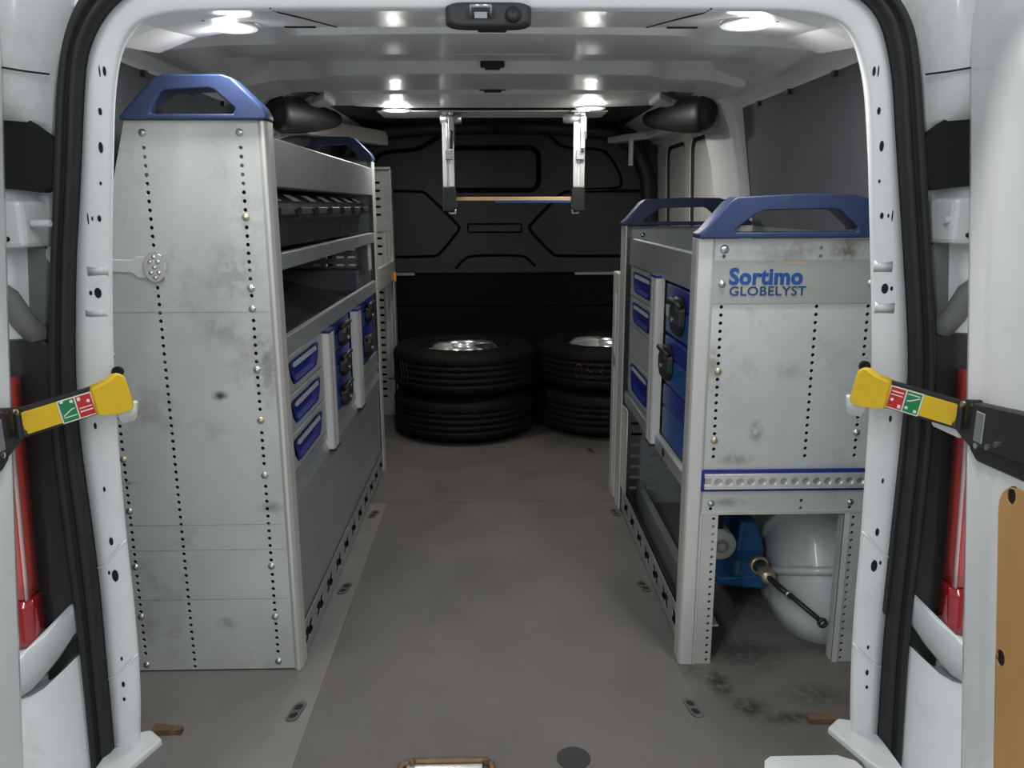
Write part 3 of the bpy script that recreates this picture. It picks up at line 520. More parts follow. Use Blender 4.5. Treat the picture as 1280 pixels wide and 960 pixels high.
# ------------------------------------------------------------------ rear doors standing open
def rear_door(s, name, label):
    def yedge(z): return 1.135 + 0.18 * z if z < 1.0 else 1.315 + 0.20 * (z - 1.0)
    X0 = 0.769
    rings = []
    for z in (-0.12, 0.1, 0.3, 0.5, 0.7, 0.9, 1.1, 1.3, 1.5):
        ye = yedge(z)
        rings.append([(s * (X0 + 0.03), ye, z), (s * (X0 + 0.006), ye - 0.006, z), (s * X0, ye - 0.022, z), (s * (X0 + 0.003), ye - 0.05, z), (s * (X0 - 0.004), ye - 0.075, z), (s * (X0 - 0.006), ye - 0.12, z), (s * (X0 - 0.006), 0.62, z), (s * (X0 + 0.09), 0.60, z), (s * (X0 + 0.09), ye - 0.02, z)])
    d = struct(MB().loft(rings).build(name, M['white'], None, True)); lab(d, label)
    pts = rrect(0.66, 1.128, -0.08, 0.647, 0.045, 5)
    pts = [(u + (0.18 * (v - 0.647) if u > 1.0 else 0) , v) for u, v in pts]
    hl = [circ(1.096, 0.632, 0.011, 14, 0.013), circ(1.070, 0.384, 0.011, 14, 0.013)]
    lp = plate('plywood_panel', pts, hl, 0.004, PX(s * (X0 - 0.010)), M['ply'], d); lab(lp, 'tan plywood lining')
    for q in ((1.096, 0.632), (1.070, 0.384)): plate('panel_hole', circ(q[0], q[1], 0.0125, 14, 0.0145), [], 0.0015, PX(s * (X0 - 0.0075)), M['dark'], d)
    return d
rear_door(-1, 'door_1', 'white left rear door standing open, seen by its edge'); rear_door(1, 'door_2', 'white right rear door standing open, with tan plywood lining')

# ------------------------------------------------------------------ door check straps
def check_strap(s, side):
    t = thing('check_strap', 'yellow and black door check strap with red and green sticker on the %s side' % side, 'door strap', (s * 0.70, 1.33, 0.73))
    A = Vector((s * 0.641, 1.372, 0.740)); B = Vector((s * 0.766, 1.258, 0.712))
    ax = (B - A).normalized(); up = Vector((0, 0, 1)); up = (up - ax * up.dot(ax)).normalized(); nn = ax.cross(up)
    if nn.y > 0: nn = -nn                                   # towards the camera
    L = (B - A).length
    def P(u, v, wv): q = A + ax * u + up * v + nn * wv; return (q.x, q.y, q.z)
    plate('arm', rrect(0.045, L + 0.004, -0.024, 0.024, 0.004), [], 0.010, lambda u, v, wv: P(u, v, wv), M['black_plastic'], t, 0.002)
    plate('cover_plate', rrect(0.05, L - 0.004, -0.0195, 0.0175, 0.005), [], 0.003, lambda u, v, wv: P(u, v, wv + 0.0063), M['yellow'], t, 0.001)
    e = [(-0.002, -0.028), (0.0, 0.026), (0.004, 0.033), (0.018, 0.034), (0.03, 0.028), (0.055, 0.025), (0.058, 0.024), (0.060, -0.024), (0.03, -0.032), (0.004, -0.033)]
    plate('sleeve', e, [], 0.022, lambda u, v, wv: P(u, v, wv + 0.003), M['yellow'], t, 0.005)
    st = plate('sticker', rrect(0.058, 0.112, -0.0215, 0.0185, 0.002), [], 0.0012, lambda u, v, wv: P(u, v, wv + 0.0085), M['white_st'], t)
    def glyph(nm, m, pts, d): plate(nm, pts, [], 0.0008, lambda u, v, wv: P(u, v, wv + 0.0092 + d), m, st)
    glyph('red_field', M['red_st'], [(0.060, -0.0195), (0.084, -0.0195), (0.084, 0.0165), (0.060, 0.0165)], 0)
    glyph('green_field', M['green_st'], [(0.0862, -0.0195), (0.110, -0.0195), (0.110, 0.0165), (0.0862, 0.0165)], 0)
    k = 1 if s > 0 else -1
    glyph('mark_line', M['white_st'], [(0.062, 0.010 * k - .001), (0.082, 0.010 * k - .001), (0.082, 0.010 * k + .001), (0.062, 0.010 * k + .001)], .0006)
    glyph('mark_line', M['white_st'], [(0.062, 0.004 * k - .0008), (0.082, 0.004 * k - .0008), (0.082, 0.004 * k + .0008), (0.062, 0.004 * k + .0008)], .0006)
    glyph('mark_dot', M['white_st'], circ(0.066, -0.005 * k, 0.0028, 10), .0006); glyph('mark_box', M['white_st'], rrect(0.077, 0.082, -0.017 * k if k > 0 else 0.009, -0.011 * k if k > 0 else 0.015, 0.001), .0006)
    glyph('mark_line', M['white_st'], stroke([(0.089, 0.0 * k), (0.094, 0.001 * k), (0.108, 0.009 * k)], 0.0018), .0006)
    glyph('mark_line', M['white_st'], [(0.088, 0.012 * k - .0008), (0.108, 0.012 * k - .0008), (0.108, 0.012 * k + .0008), (0.088, 0.012 * k + .0008)], .0006)
    glyph('mark_dot', M['white_st'], circ(0.091, -0.012 * k, 0.0028, 10), .0006); glyph('mark_box', M['white_st'], rrect(0.103, 0.108, -0.015 * k - .002, -0.015 * k + .003, 0.001), .0006)
    br = MB()
    br.hexa([(s * 0.758, 1.262, 0.689), (s * 0.752, 1.20, 0.672), (s * 0.752, 1.20, 0.752), (s * 0.758, 1.262, 0.738)], [(s * 0.768, 1.262, 0.689), (s * 0.7655, 1.20, 0.672), (s * 0.7655, 1.20, 0.752), (s * 0.768, 1.262, 0.738)])
    br.hexa([(s * 0.748, 1.20, 0.680), (s * 0.748, 1.05, 0.690), (s * 0.748, 1.05, 0.765), (s * 0.748, 1.20, 0.748)], [(s * 0.7655, 1.20, 0.680), (s * 0.7655, 1.05, 0.690), (s * 0.7655, 1.05, 0.765), (s * 0.7655, 1.20, 0.748)])
    br.prism([(1.21, 0.668), (1.19, 0.655), (1.05, 0.662), (1.05, 0.70), (1.21, 0.70)], 'x', s * 0.757, s * 0.7655)
    br.build('door_bracket', M['black_plastic'], t, bevel=0.003)
    box('bracket_plate', M['zinc'], t, *sorted((s * 0.7465, s * 0.7495)), 1.165, 1.187, 0.690, 0.738, 0.001)
    for (y, z) in ((1.225, 0.739), (1.178, 0.684), (1.150, 0.690), (1.13, 0.70)):
        MB().lathe([(0, 0), (0.005, 0), (0.005, 0.004), (0, 0.005)], (s * 0.7475 - (0.002 if s > 0 else 0.002), y, z), 'x', 12).build('rivet', M['chrome'], t)
    MB().tube([(s * 0.752, 1.245, 0.70), (s * 0.746, 1.225, 0.70), (s * 0.746, 1.225, 0.735)], 0.006, 8).build('pivot', M['black_plastic'], t)
    MB().hexa([(s * 0.637, 1.388, 0.695), (s * 0.672, 1.388, 0.685), (s * 0.672, 1.388, 0.71), (s * 0.637, 1.388, 0.715)], [(s * 0.645, 1.407, 0.675), (s * 0.672, 1.404, 0.668), (s * 0.672, 1.404, 0.71), (s * 0.637, 1.407, 0.715)]).build('pillar_guide', M['white'], t, bevel=0.004)
    if s > 0: MB().hexa([(0.752, 1.315, 0.678), (0.788, 1.285, 0.662), (0.788, 1.285, 0.680), (0.752, 1.315, 0.695)], [(0.760, 1.325, 0.678), (0.795, 1.297, 0.662), (0.795, 1.297, 0.680), (0.760, 1.325, 0.695)]).build('release_tab', M['white_st'], t, bevel=0.003)
check_strap(-1, 'left'); check_strap(1, 'right')

# ------------------------------------------------------------------ ceiling lamps and rear latch
def ceiling_lamp(x, y, z, label, rx=0.042, ry=0.046):
    t = thing('ceiling_light', label, 'ceiling light', (x, y, z), 'oval lamps in the van roof')
    plate('lamp_rim', circ(x, y, rx + 0.010, 28, ry + 0.010), [circ(x, y, rx, 28, ry)], 0.006, lambda u, v, wv: (u, v, z - 0.002 + wv), M['roof'], t)
    plate('lens', circ(x, y, rx, 28, ry), [], 0.006, lambda u, v, wv: (u, v, z - 0.001 + wv), M['lens'], t)
    d = bpy.data.lights.new('lamp_light', 'AREA'); d.shape = 'ELLIPSE'; d.size = 2 * rx; d.size_y = 2 * ry; d.energy = LED_POWER; d.color = (1, 0.97, 0.93)
    o = bpy.data.objects.new('lamp_light', d); COL.objects.link(o); o.parent = t; o.location = (0, 0, -0.008)
    d = bpy.data.lights.new('lamp_spill', 'POINT'); d.shadow_soft_size = 0.022; d.energy = LED_POWER * 0.10; d.color = (1, 0.97, 0.93)
    o = bpy.data.objects.new('lamp_spill', d); COL.objects.link(o); o.parent = t; o.location = (0, 0, -0.03)
ceiling_lamp(-0.496, 1.630, 1.385, 'lit oval lamp in the rear header above the left racking')
ceiling_lamp(0.472, 1.565, 1.378, 'lit oval lamp in the rear header above the right racking')
ceiling_lamp(-0.358, 3.14, 1.404, 'lit oval lamp in the front roof header, left of the hanging brackets', 0.045, 0.05)
ceiling_lamp(0.358, 3.08, 1.404, 'lit oval lamp in the front roof header, above the right hanging bracket', 0.045, 0.05)
lt = thing('door_latch', 'black door latch striker at the centre of the rear header', 'latch', (-0.005, 1.43, 1.36))
MB().loft([[(-0.006 + q * u, y, 1.352 + v * hq) for u, v in rrect(-1, 1, -1, 1, 0.45, 4)] for y, q, hq in ((1.41, 0.070, 0.020), (1.395, 0.070, 0.020), (1.388, 0.062, 0.016))]).build('latch_housing', M['black_plastic'], lt, bevel=0.002)
box('striker_plate', M['chrome'], lt, -0.030, -0.006, 1.384, 1.390, 1.346, 1.357, 0.002)
MB().tube([(-0.034, 1.384, 1.348), (-0.034, 1.374, 1.362), (-0.002, 1.374, 1.362), (-0.002, 1.384, 1.348)], 0.003, 8).build('striker_loop', M['zinc'], lt, True)
MB().lathe([(0, -0.008), (0.011, -0.008), (0.013, 0), (0.0, 0.0)], (0.034, 1.388, 1.352), 'y', 18).build('buffer', M['rubber'], lt, True)

# ================================================================== RACKING
def holes_col(u, z0, z1, r=0.0042, step=0.0175, skip=()):
    out = []; z = z0
    while z <= z1:
        if all(abs(z - k) > 0.012 for k in skip): out.append(circ(u, z, r, 8))
        z += step
    return out
def screw(x, y, z, parent, m='zinc', axis='y', s=-1, r=0.0078):
    pr = [(0, 0.0045), (r * .25, 0.0045), (r * .3, 0.003), (r * .62, 0.0045), (r * .7, 0.0025), (r, 0.0016), (r, 0)]
    pr = [(a, s * b) for a, b in pr]
    return MB().lathe(pr, (x, y, z), axis, 14).build('screw', M[m], parent, True)
def grip(parent, y0, y1, base, outer, inner, top_in, label=None):
    """blue hoop handle capping an end panel: outer and inner outlines in X and Z"""
    o = plate('grip_handle', outer, [inner], y1 - y0, PY((y0 + y1) / 2), M['blue'], parent, 0.010)
    o.modifiers['bevel'].segments = 2
    return o
X_CUT = [(a * 0.040, b * 0.018) for a, b in ((-1, 1), (-.3, 1), (0, .5), (.3, 1), (1, 1), (.9, .4), (.6, 0), (.9, -.4), (1, -1), (.3, -1), (0, -.5), (-.3, -1), (-1, -1), (-.9, -.4), (-.6, 0), (-.9, .4))]
# ---------------------------------------------------------------- left tall unit
LU = thing('shelving_unit', 'tall grey metal van racking with drawers along the left side', 'shelving', (-0.65, 2.4, 0))
XL = -0.456; YN = 1.685; YF = 3.14
out = [(-0.734, 1.219), (-0.468, 1.219), (-0.468, 0.004), (-0.868, 0.004), (-0.868, 0.76), (-0.78, 1.059)]
scr = {-0.70: (1.196,), -0.507: (1.196, 1.03, 0.885, 0.842, 0.712, 0.60, 0.475, 0.26, 0.135, 0.022), -0.81: (0.745, 0.515, 0.395, 0.262, 0.14, 0.018)}
hl = []
for u, zz in ((-0.70, 1.214), (-0.507, 1.214), (-0.81, 0.87)): hl += holes_col(u, 0.012, zz, skip=scr[u] + ((0.93,) if u == -0.70 else ()))
plate('end_panel', out, hl, 0.003, PY(YN), M['panel'], LU)
for u in scr:
    for z in scr[u]: screw(u, YN - 0.0015, z, LU, 'brass' if (z in (1.03, 0.60, 0.515)) else 'zinc')
for z in (0.835, 0.36, 0.30, 0.18):                           # sheet seams in the panel
    MB().box(-0.86, -0.475, YN - 0.0019, YN - 0.0012, z, z + 0.0012).build('panel_seam', M['steel'], LU)
# corner post
def post(parent, x, sx, y0, y1, z0, z1, m='post'):
    w_ = sx * 0.022
    mb = MB().prism([(x, y0), (x - w_, y0 - 0.004), (x - w_, y0 + 0.0), (x - sx * 0.006, y0 + 0.006), (x - sx * 0.006, y1), (x, y1)], 'z', z0, z1)
    return mb.build('corner_post', M[m], parent, bevel=0.002, seg=2)
MB().prism([(-0.470, YN - 0.003), (-0.462, YN - 0.008), (-0.457, YN - 0.006), (-0.452, YN + 0.006), (-0.452, YN + 0.045), (-0.460, YN + 0.045), (-0.462, YN + 0.008), (-0.470, YN + 0.003)], 'z', 0.0, 1.219).build('corner_post', M['post'], LU, bevel=0.0015)
MB().prism([(-0.478, YF - 0.003), (-0.470, YF - 0.010), (-0.456, YF - 0.04), (-0.452, YF - 0.036), (-0.452, YF + 0.02), (-0.478, YF + 0.02)], 'z', 0.0, 1.215).build('corner_post', M['post'], LU, bevel=0.0015)
screw(XL - 0.005, YF - 0.03, 1.17, LU, 'zinc', 'y', -1, 0.006)
fo = [(-0.734, 1.215), (-0.478, 1.215), (-0.478, 0.004), (-0.868, 0.004), (-0.868, 0.76), (-0.78, 1.059)]
fh_ = [slot(-0.505 - 0.045 * i, z, 0.03, 0.008) for i in range(1, 5) for z in (0.80, 0.83, 0.86, 0.89)]
plate('far_end_panel', fo, fh_, 0.003, PY(YF), M['steel'], LU)
grip_out = [(-0.737, 1.219), (-0.736, 1.226), (-0.712, 1.250), (-0.664, 1.296), (-0.645, 1.304), (-0.53, 1.304), (-0.512, 1.298), (-0.458, 1.246), (-0.449, 1.228), (-0.449, 1.219)]
grip_in = [(-0.676, 1.230), (-0.671, 1.242), (-0.650, 1.270), (-0.642, 1.274), (-0.556, 1.278), (-0.546, 1.274), (-0.508, 1.240), (-0.512, 1.230)]
def hoop(parent, outl, inn, y0, y1):
    o = plate('grip_handle', outl, [inn], y1 - y0, PY((y0 + y1) / 2), M['blue'], parent, 0.008); o.modifiers['bevel'].segments = 3; return o
hoop(LU, grip_out, grip_in, YN - 0.018, YN + 0.045); hoop(LU, grip_out, grip_in, YF - 0.045, YF + 0.018)
# back sheet, trays and rims
box('back_panel', M['steel'], LU, -0.868, -0.865, YN + 0.002, YF - 0.002, 0.004, 0.76)
MB().hexa([(-0.868, YN + 0.002, 0.76), (-0.868, YF - 0.002, 0.76), (-0.734, YF - 0.002, 1.215), (-0.734, YN + 0.002, 1.215)], [(-0.865, YN + 0.002, 0.76), (-0.865, YF - 0.002, 0.76), (-0.731, YF - 0.002, 1.215), (-0.731, YN + 0.002, 1.215)]).build('back_panel', M['steel'], LU)
ty0, ty1 = YN + 0.045, YF - 0.04
MB().prism([(XL, 1.092), (XL, 1.190), (XL - 0.010, 1.194), (XL - 0.010, 1.096), (-0.745, 1.096), (-0.745, 1.092)], 'y', ty0 - 0.04, ty1 + 0.036).build('top_tray', M['steel'], LU, bevel=0.0015)
MB().prism([(XL, 0.917), (XL, 0.953), (XL - 0.012, 0.955), (XL - 0.014, 0.924), (-0.80, 0.924), (-0.80, 0.917)], 'y', ty0 - 0.04, ty1 + 0.036).build('shelf', M['steel'], LU, bevel=0.0015)
MB().prism([(XL, 0.728), (XL, 0.772), (XL - 0.012, 0.774), (XL - 0.014, 0.738), (-0.86, 0.738), (-0.86, 0.728)], 'y', ty0 - 0.04, ty1 + 0.036).build('shelf', M['steel'], LU, bevel=0.0015)
mt_ = box('shelf_mat', M['mat'], LU, -0.855, XL - 0.016, ty0, ty1, 0.738, 0.744)
MB().prism([(XL - 0.003, 0.432), (XL - 0.003, 0.455), (XL - 0.014, 0.455), (XL - 0.014, 0.440), (-0.86, 0.440), (-0.86, 0.432)], 'y', ty0 - 0.04, ty1 + 0.036).build('drawer_rail', M['steel'], LU)
MB().prism([(XL, 0.345), (XL + 0.001, 0.395), (XL - 0.012, 0.430), (XL - 0.03, 0.434), (XL - 0.03, 0.430), (XL - 0.016, 0.424), (XL - 0.006, 0.395), (XL - 0.006, 0.345)], 'y', ty0 - 0.04, ty1 + 0.036).build('skirt_rail', M['steel'], LU, bevel=0.001)
MB().prism([(XL - 0.006, 0.08), (XL - 0.006, 0.35), (XL - 0.010, 0.35), (XL - 0.010, 0.08)], 'y', ty0 - 0.04, ty1 + 0.036).build('kick_panel', M['steel'], LU)
zc = [ty0 + 0.05 + i * 0.127 for i in range(11)]
def foot_rail(parent, x, s, y0, y1, ys):
    r = plate('foot_rail', [(y0, 0.006), (y1, 0.006), (y1, 0.088), (y0, 0.088)], [[(y + a, 0.046 + b) for a, b in X_CUT] for y in ys], 0.0016, PX(x), M['steel'], parent)
    return r
foot_rail(LU, XL - 0.001, -1, ty0 - 0.03, ty1 + 0.03, zc)
box('rail_backing', M['dark'], LU, XL - 0.012, XL - 0.009, ty0, ty1, 0.006, 0.078)
# drawers (left): three behind the near post
def drawer(parent, xf, s, y0, y1, z0, z1, hole=True):
    """s = direction the front faces along X"""
    f = xf
    zc_ = (z0 + z1) / 2; hz0, hz1 = z0 + 0.018, z1 - 0.013; a, b = y0 + 0.045, y1 - 0.045 - 0.02
    hole_ = [(a + 0.012, hz1), (b - 0.006, hz1), (b, hz1 - 0.006), (b - 0.012, hz0 + 0.02), (b - 0.035, hz0), (a + 0.035, hz0), (a + 0.012, hz0 + 0.02), (a, hz1 - 0.006)]
    d = plate('drawer', [(y0, z0), (y1, z0), (y1, z1), (y0, z1)], [hole_], 0.012, PX(f), M['drawer'], parent, 0.002)
    hb = MB(); rim = hole_; inner = [((u - (a + b) / 2) * 0.90 + (a + b) / 2, (v - zc_) * 0.80 + zc_) for u, v in rim]
    hb.loft([[(f + s * 0.010, u, v) for u, v in rim], [(f + s * 0.010, u, v) for u, v in inner], [(f + s * 0.002, (u - (a + b) / 2) * 0.78 + (a + b) / 2, (v - zc_) * 0.62 + zc_) for u, v in inner]], caps=False)
    n_ = len(rim)
    hb.add([(f + s * 0.002, (u - (a + b) / 2) * 0.78 * .90 + (a + b) / 2, (v - zc_) * 0.62 * .8 + zc_) for u, v in rim], [tuple(range(n_))])
    h = hb.build('handle', M['blue_deep'], d)
    MB().hexa([(f + s * 0.0125, a + 0.030, hz1 - 0.016), (f + s * 0.0125, b - 0.030, hz1 - 0.016), (f + s * 0.010, b - 0.030, hz1 - 0.005), (f + s * 0.010, a + 0.030, hz1 - 0.005)],
              [(f + s * 0.008, a + 0.030, hz1 - 0.016), (f + s * 0.008, b - 0.030, hz1 - 0.016), (f + s * 0.006, b - 0.030, hz1 - 0.005), (f + s * 0.006, a + 0.030, hz1 - 0.005)]).build('label_holder', M['holder'], d)
    MB().box(*sorted((f - s * 0.014, f - s * 0.30)), y0 + 0.006, y1 - 0.006, z0 + 0.004, z1 - 0.02).build('drawer_box', M['drawer'], d)
    return d
for k in range(3): drawer(LU, XL - 0.008, 1, ty0 - 0.022, 2.108, 0.455 + 0.091 * k + 0.002, 0.455 + 0.091 * (k + 1) - 0.002)
def divider(parent, x, s, y0, y1, z0, z1):
    o = MB().prism([(x, y0), (x + s * 0.022, y0 + 0.003), (x + s * 0.026, y0 + 0.010), (x + s * 0.026, (y0 + y1) / 2 - 0.006), (x + s * 0.021, (y0 + y1) / 2), (x + s * 0.026, (y0 + y1) / 2 + 0.006), (x + s * 0.026, y1 - 0.010), (x + s * 0.022, y1 - 0.003), (x, y1)], 'z', z0, z1).build('divider_post', M['post'], parent, bevel=0.001)
    MB().prism([(x - s * 0.004, y0 - 0.001), (x + s * 0.027, y0 - 0.001), (x + s * 0.027, y1 + 0.001), (x - s * 0.004, y1 + 0.001)], 'z', z1, z1 + 0.006).build('post_cap', M['blue_deep'], o)
    MB().prism([(x - s * 0.004, y0 - 0.001), (x + s * 0.027, y0 - 0.001), (x + s * 0.027, y1 + 0.001), (x - s * 0.004, y1 + 0.001)], 'z', z0 - 0.006, z0).build('post_cap', M['rubber'], o)
    return o
divider(LU, XL - 0.010, 1, 2.115, 2.190, 0.400, 0.722); divider(LU, XL - 0.010, 1, 2.575, 2.650, 0.400, 0.722)
box('bay_floor', M['steel'], LU, -0.86, XL - 0.004, 2.19, 3.09, 0.440, 0.446)
box('bay_floor_lip', M['steel'], LU, XL - 0.010, XL - 0.004, 2.65, 3.09, 0.446, 0.50)
# perforated hanger strip below the first shelf
plate('hanger_strip', [(2.99, 0.82), (3.06, 0.82), (3.06, 0.916), (2.99, 0.916)], [circ(3.025, 0.83 + 0.0175 * k, 0.005, 8) for k in range(5)], 0.003, PX(XL - 0.008), M['post'], LU)
# added plate in place of the reflection on the top tray
MB().box(XL + 0.0005, XL + 0.002, 2.28, 2.34, 1.10, 1.186).build('tray_reflection', M['steel'], LU)
# ---------------------------------------------------------------- service cases in the left unit
def tool_case(label, y0, y1, z0, z1, xf, s, depth=0.34, latch_y=None, light=True, group=None, latch=True):
    t = thing('tool_case', label, 'tool case', (xf, (y0 + y1) / 2, z0), group)
    zm = z0 + (z1 - z0) * 0.58
    MB().box(*sorted((xf, xf - s * depth)), y0, y1, z0, zm - 0.001).build('case_base', M['case_blue'], t, bevel=0.006, seg=2)
    MB().box(*sorted((xf, xf - s * depth)), y0, y1, zm + 0.001, z1).build('case_lid', M['blue_deep'], t, bevel=0.006, seg=2)
    ly = latch_y if latch_y is not None else (y0 + y1) / 2
    hw = 0.052
    l = None if not latch else MB().loft([[(xf + s * q, ly + hw * kx * math.cos(a), zm - 0.012 + (z1 - z0) * 0.40 * kz * math.sin(a)) for a in [2 * math.pi * (k + .5) / 8 for k in range(8)]] for q, kx, kz in ((0.0, 1.05, 1.0), (0.014, 1.0, 0.95), (0.022, 0.75, 0.7))]).build('latch', M['black_plastic'], t, bevel=0.003)
    if latch: MB().tube([(xf + s * 0.012, ly - hw * 0.9, zm + 0.014), (xf + s * 0.022, ly - hw * 0.55, zm + 0.026), (xf + s * 0.023, ly + hw * 0.55, zm + 0.026), (xf + s * 0.012, ly + hw * 0.9, zm + 0.014)], 0.007, 8).build('carry_bar', M['black_plastic'], l, True)
    if latch: MB().lathe([(0, s * 0.026), (0.007, s * 0.026), (0.007, 0), (0, 0)], (xf, ly, zm - 0.02), 'x', 10).build('latch_button', M['zinc'], l)
    if light:
        MB().box(*sorted((xf + s * 0.0005, xf + s * 0.0025)), y0 + 0.02, y0 + 0.075, z0 + 0.042, z0 + 0.078).build('case_label', M['label'], t)
        MB().box(*sorted((xf + s * 0.0005, xf + s * 0.0025)), y1 - 0.06, y1 - 0.012, zm - 0.03, zm + 0.0).build('case_label', M['drawer'], t)
    return t
g1 = 'blue cases in the left racking'
for k in range(3):
    z0 = 0.447 + k * 0.092
    tool_case(('lowest', 'middle', 'topmost')[k] + ' blue case with black latch between the two left divider posts', 2.20, 2.565, z0, z0 + 0.090, XL - 0.012, 1, latch_y=2.42, group=g1)
tool_case('upper blue case beyond the second left divider post', 2.66, 3.08, 0.628, 0.722, XL - 0.012, 1, latch_y=2.93, group=g1)
tool_case('lower blue case beyond the second left divider post', 2.66, 3.08, 0.500, 0.622, XL - 0.012, 1, latch_y=2.88, light=False, group=g1)
# hanging bins below the top tray
nb = 7; bw = 0.186
ords = ['first', 'second', 'third', 'fourth', 'fifth', 'sixth', 'seventh']
for k in range(nb):
    y0 = 1.745 + k * bw; y1 = y0 + bw - 0.012; c = (y0 + y1) / 2
    t = thing('storage_bin', 'black open storage bin on the top left shelf, %s from the rear' % ords[k], 'storage bin', (-0.6, c, 0.955), 'black bins on the top left shelf')
    fx = -0.475
    mb = MB()
    prof_o = [(fx, 1.062), (fx + 0.004, 1.040), (fx - 0.022, 1.028), (fx - 0.045, 0.957)]
    mb.loft([[(fx, yy, 1.062), (fx + 0.006, yy, 1.030), (fx - 0.020, yy, 1.022), (fx - 0.030, yy, 0.956), (-0.735, yy, 0.956), (-0.735, yy, 1.080), (fx - 0.05, yy, 1.082)] for yy in (y0, y1)])
    mb.build('bin_body', M['bin'], t, bevel=0.004)
    MB().prism([(fx + 0.004, 1.046), (fx + 0.018, 1.050), (fx + 0.020, 1.032), (fx + 0.004, 1.026)], 'y', c - 0.055, c + 0.055).build('bin_grip', M['black_plastic'], t, bevel=0.002)
    MB().prism([(fx - 0.004, 1.064), (fx - 0.002, 1.064), (fx - 0.030, 1.0795), (fx - 0.032, 1.0795)], 'y', c - 0.035, c + 0.03).build('bin_label', M['label'], t)
# dark folded sheets lying on the left middle shelf
sh = thing('rubber_sheet', 'crumpled dark rubber sheeting heaped on the middle left shelf', 'sheeting', (-0.65, 2.3, 0.745))
rows = []
for i in range(15):
    yy = 1.74 + i * 0.085; row = []
    for j in range(9):
        xx = -0.845 + j * 0.045
        zz = 0.748 + 0.055 * math.exp(-((j - 3.5) / 3.5) ** 2) * (0.6 + 0.4 * math.sin(i * 1.1 + j * .5)) * (1 if 0 < i < 14 else 0) + 0.010 * random.random()
        row.append((xx, yy, zz))
    rows.append(row)
MB().loft(rows, closed=False, caps=False).build('sheet', M['mat'], sh, True)
MB().tube([(-0.47, 1.76, 0.760), (-0.52, 1.95, 0.795), (-0.60, 2.2, 0.815), (-0.66, 2.5, 0.80)], 0.003, 6).build('sheet_fold', M['black_plastic'], sh, True)
bx = thing('lit_panel_block', 'added slate grey block for the lit far inner panel above the middle left shelf', 'box', (-0.65, 2.99, 0.745))
MB().box(-0.82, -0.50, 2.945, 3.095, 0.745, 0.815).build('block_body', M['slate'], bx, bevel=0.004); MB().box(-0.822, -0.498, 2.943, 3.097, 0.806, 0.822).build('block_lid', M['slate'], bx, bevel=0.003)  # added block in place of the lit far inner panel
# flat tie bar with drilled hinge disc on the left end panel
wb = thing('tie_bracket', 'pale flat tie bar with a drilled silver hinge disc on the left end panel', 'bracket', (-0.70, YN, 0.94))
MB().prism([(-0.90, 0.925), (-0.745, 0.919), (-0.735, 0.908), (-0.700, 0.908), (-0.700, 0.952), (-0.735, 0.952), (-0.745, 0.945), (-0.90, 0.951)], 'y', YN - 0.010, YN - 0.006).build('bar', M['label'], wb, bevel=0.001)
plate('hinge_disc', circ(-0.697, 0.930, 0.0235, 24, 0.031), [], 0.004, PY(YN - 0.0125), M['chrome'], wb, 0.0015)
for (a, b) in ((0, 0), (0.008, 0.011), (-0.008, 0.011), (0.008, -0.011), (-0.008, -0.011), (0, 0.021), (0, -0.021)):
    MB().lathe([(0, -0.003), (0.0035, -0.003), (0.005, 0), (0, 0)], (-0.697 + a, YN - 0.0145, 0.930 + b), 'y', 10).build('disc_bolt', M['zinc'], wb, True)
box('spacer', M['zinc'], wb, -0.712, -0.682, YN - 0.006, YN - 0.0015, 0.905, 0.955)
# ---------------------------------------------------------------- open perforated frame in front of the left unit
PF = thing('rack_frame', 'open slotted metal rack frame between the left racking and the bulkhead', 'shelving', (-0.65, 3.7, 0))
XF = -0.492; Y2 = 4.02
MB().prism([(XF, Y2 - 0.05), (XF, Y2 + 0.01), (XF - 0.006, Y2 + 0.01), (XF - 0.006, Y2 - 0.006), (XF - 0.012, Y2 - 0.006), (XF - 0.012, Y2 - 0.012), (XF - 0.006, Y2 - 0.012), (XF - 0.006, Y2 - 0.05)], 'z', 0.0, 1.235).build('corner_post', M['alu'], PF)
plate('hole_strip', [(XF - 0.052, 0.2), (XF - 0.012, 0.2), (XF - 0.012, 1.225), (XF - 0.052, 1.225)], [circ(XF - 0.034, 0.21 + 0.0196 * k, 0.004, 6) for k in range(51)], 0.003, PY(Y2 - 0.014), M['post'], PF)
ex = [z for z in [0.10 + 0.038 * k for k in range(29)] if not (0.65 < z < 0.80 or 0.95 < z < 1.0)]
plate('slotted_panel', [(-0.85, 0.0), (XF - 0.02, 0.0), (XF - 0.02, 1.225), (-0.76, 1.225)], [slot(XF - 0.080, z, 0.042, 0.012) for z in ex] + [slot(XF - 0.142, z, 0.042, 0.012) for z in ex if z < 1.1], 0.003, PY(Y2 - 0.004), M['post'], PF)
box('top_cap', M['alu'], PF, XF - 0.20, XF, Y2 - 0.055, Y2 + 0.01, 1.225, 1.237, 0.002)
plate('gusset', [(XF - 0.095, 0.93), (XF - 0.012, 0.935), (XF - 0.012, 0.99), (XF - 0.095, 0.985)], [], 0.003, PY(Y2 - 0.02), M['alu'], PF)
MB().prism([(XF, 0.70), (XF, 0.79), (XF - 0.012, 0.794), (XF - 0.012, 0.708), (-0.80, 0.708), (-0.80, 0.70)], 'y', YF + 0.03, Y2 - 0.052).build('shelf', M['post'], PF, bevel=0.001)
MB().prism([(XF, YF + 0.025), (XF, YF + 0.07), (XF - 0.006, YF + 0.07), (XF - 0.006, YF + 0.031), (XF - 0.03, YF + 0.031), (XF - 0.03, YF + 0.025)], 'z', 0.0, 1.21).build('corner_post', M['post'], PF)
box('reflector', M['amber'], PF, XF - 0.002, XF + 0.010, Y2 - 0.058, Y2 - 0.035, 0.690, 0.735, 0.002)

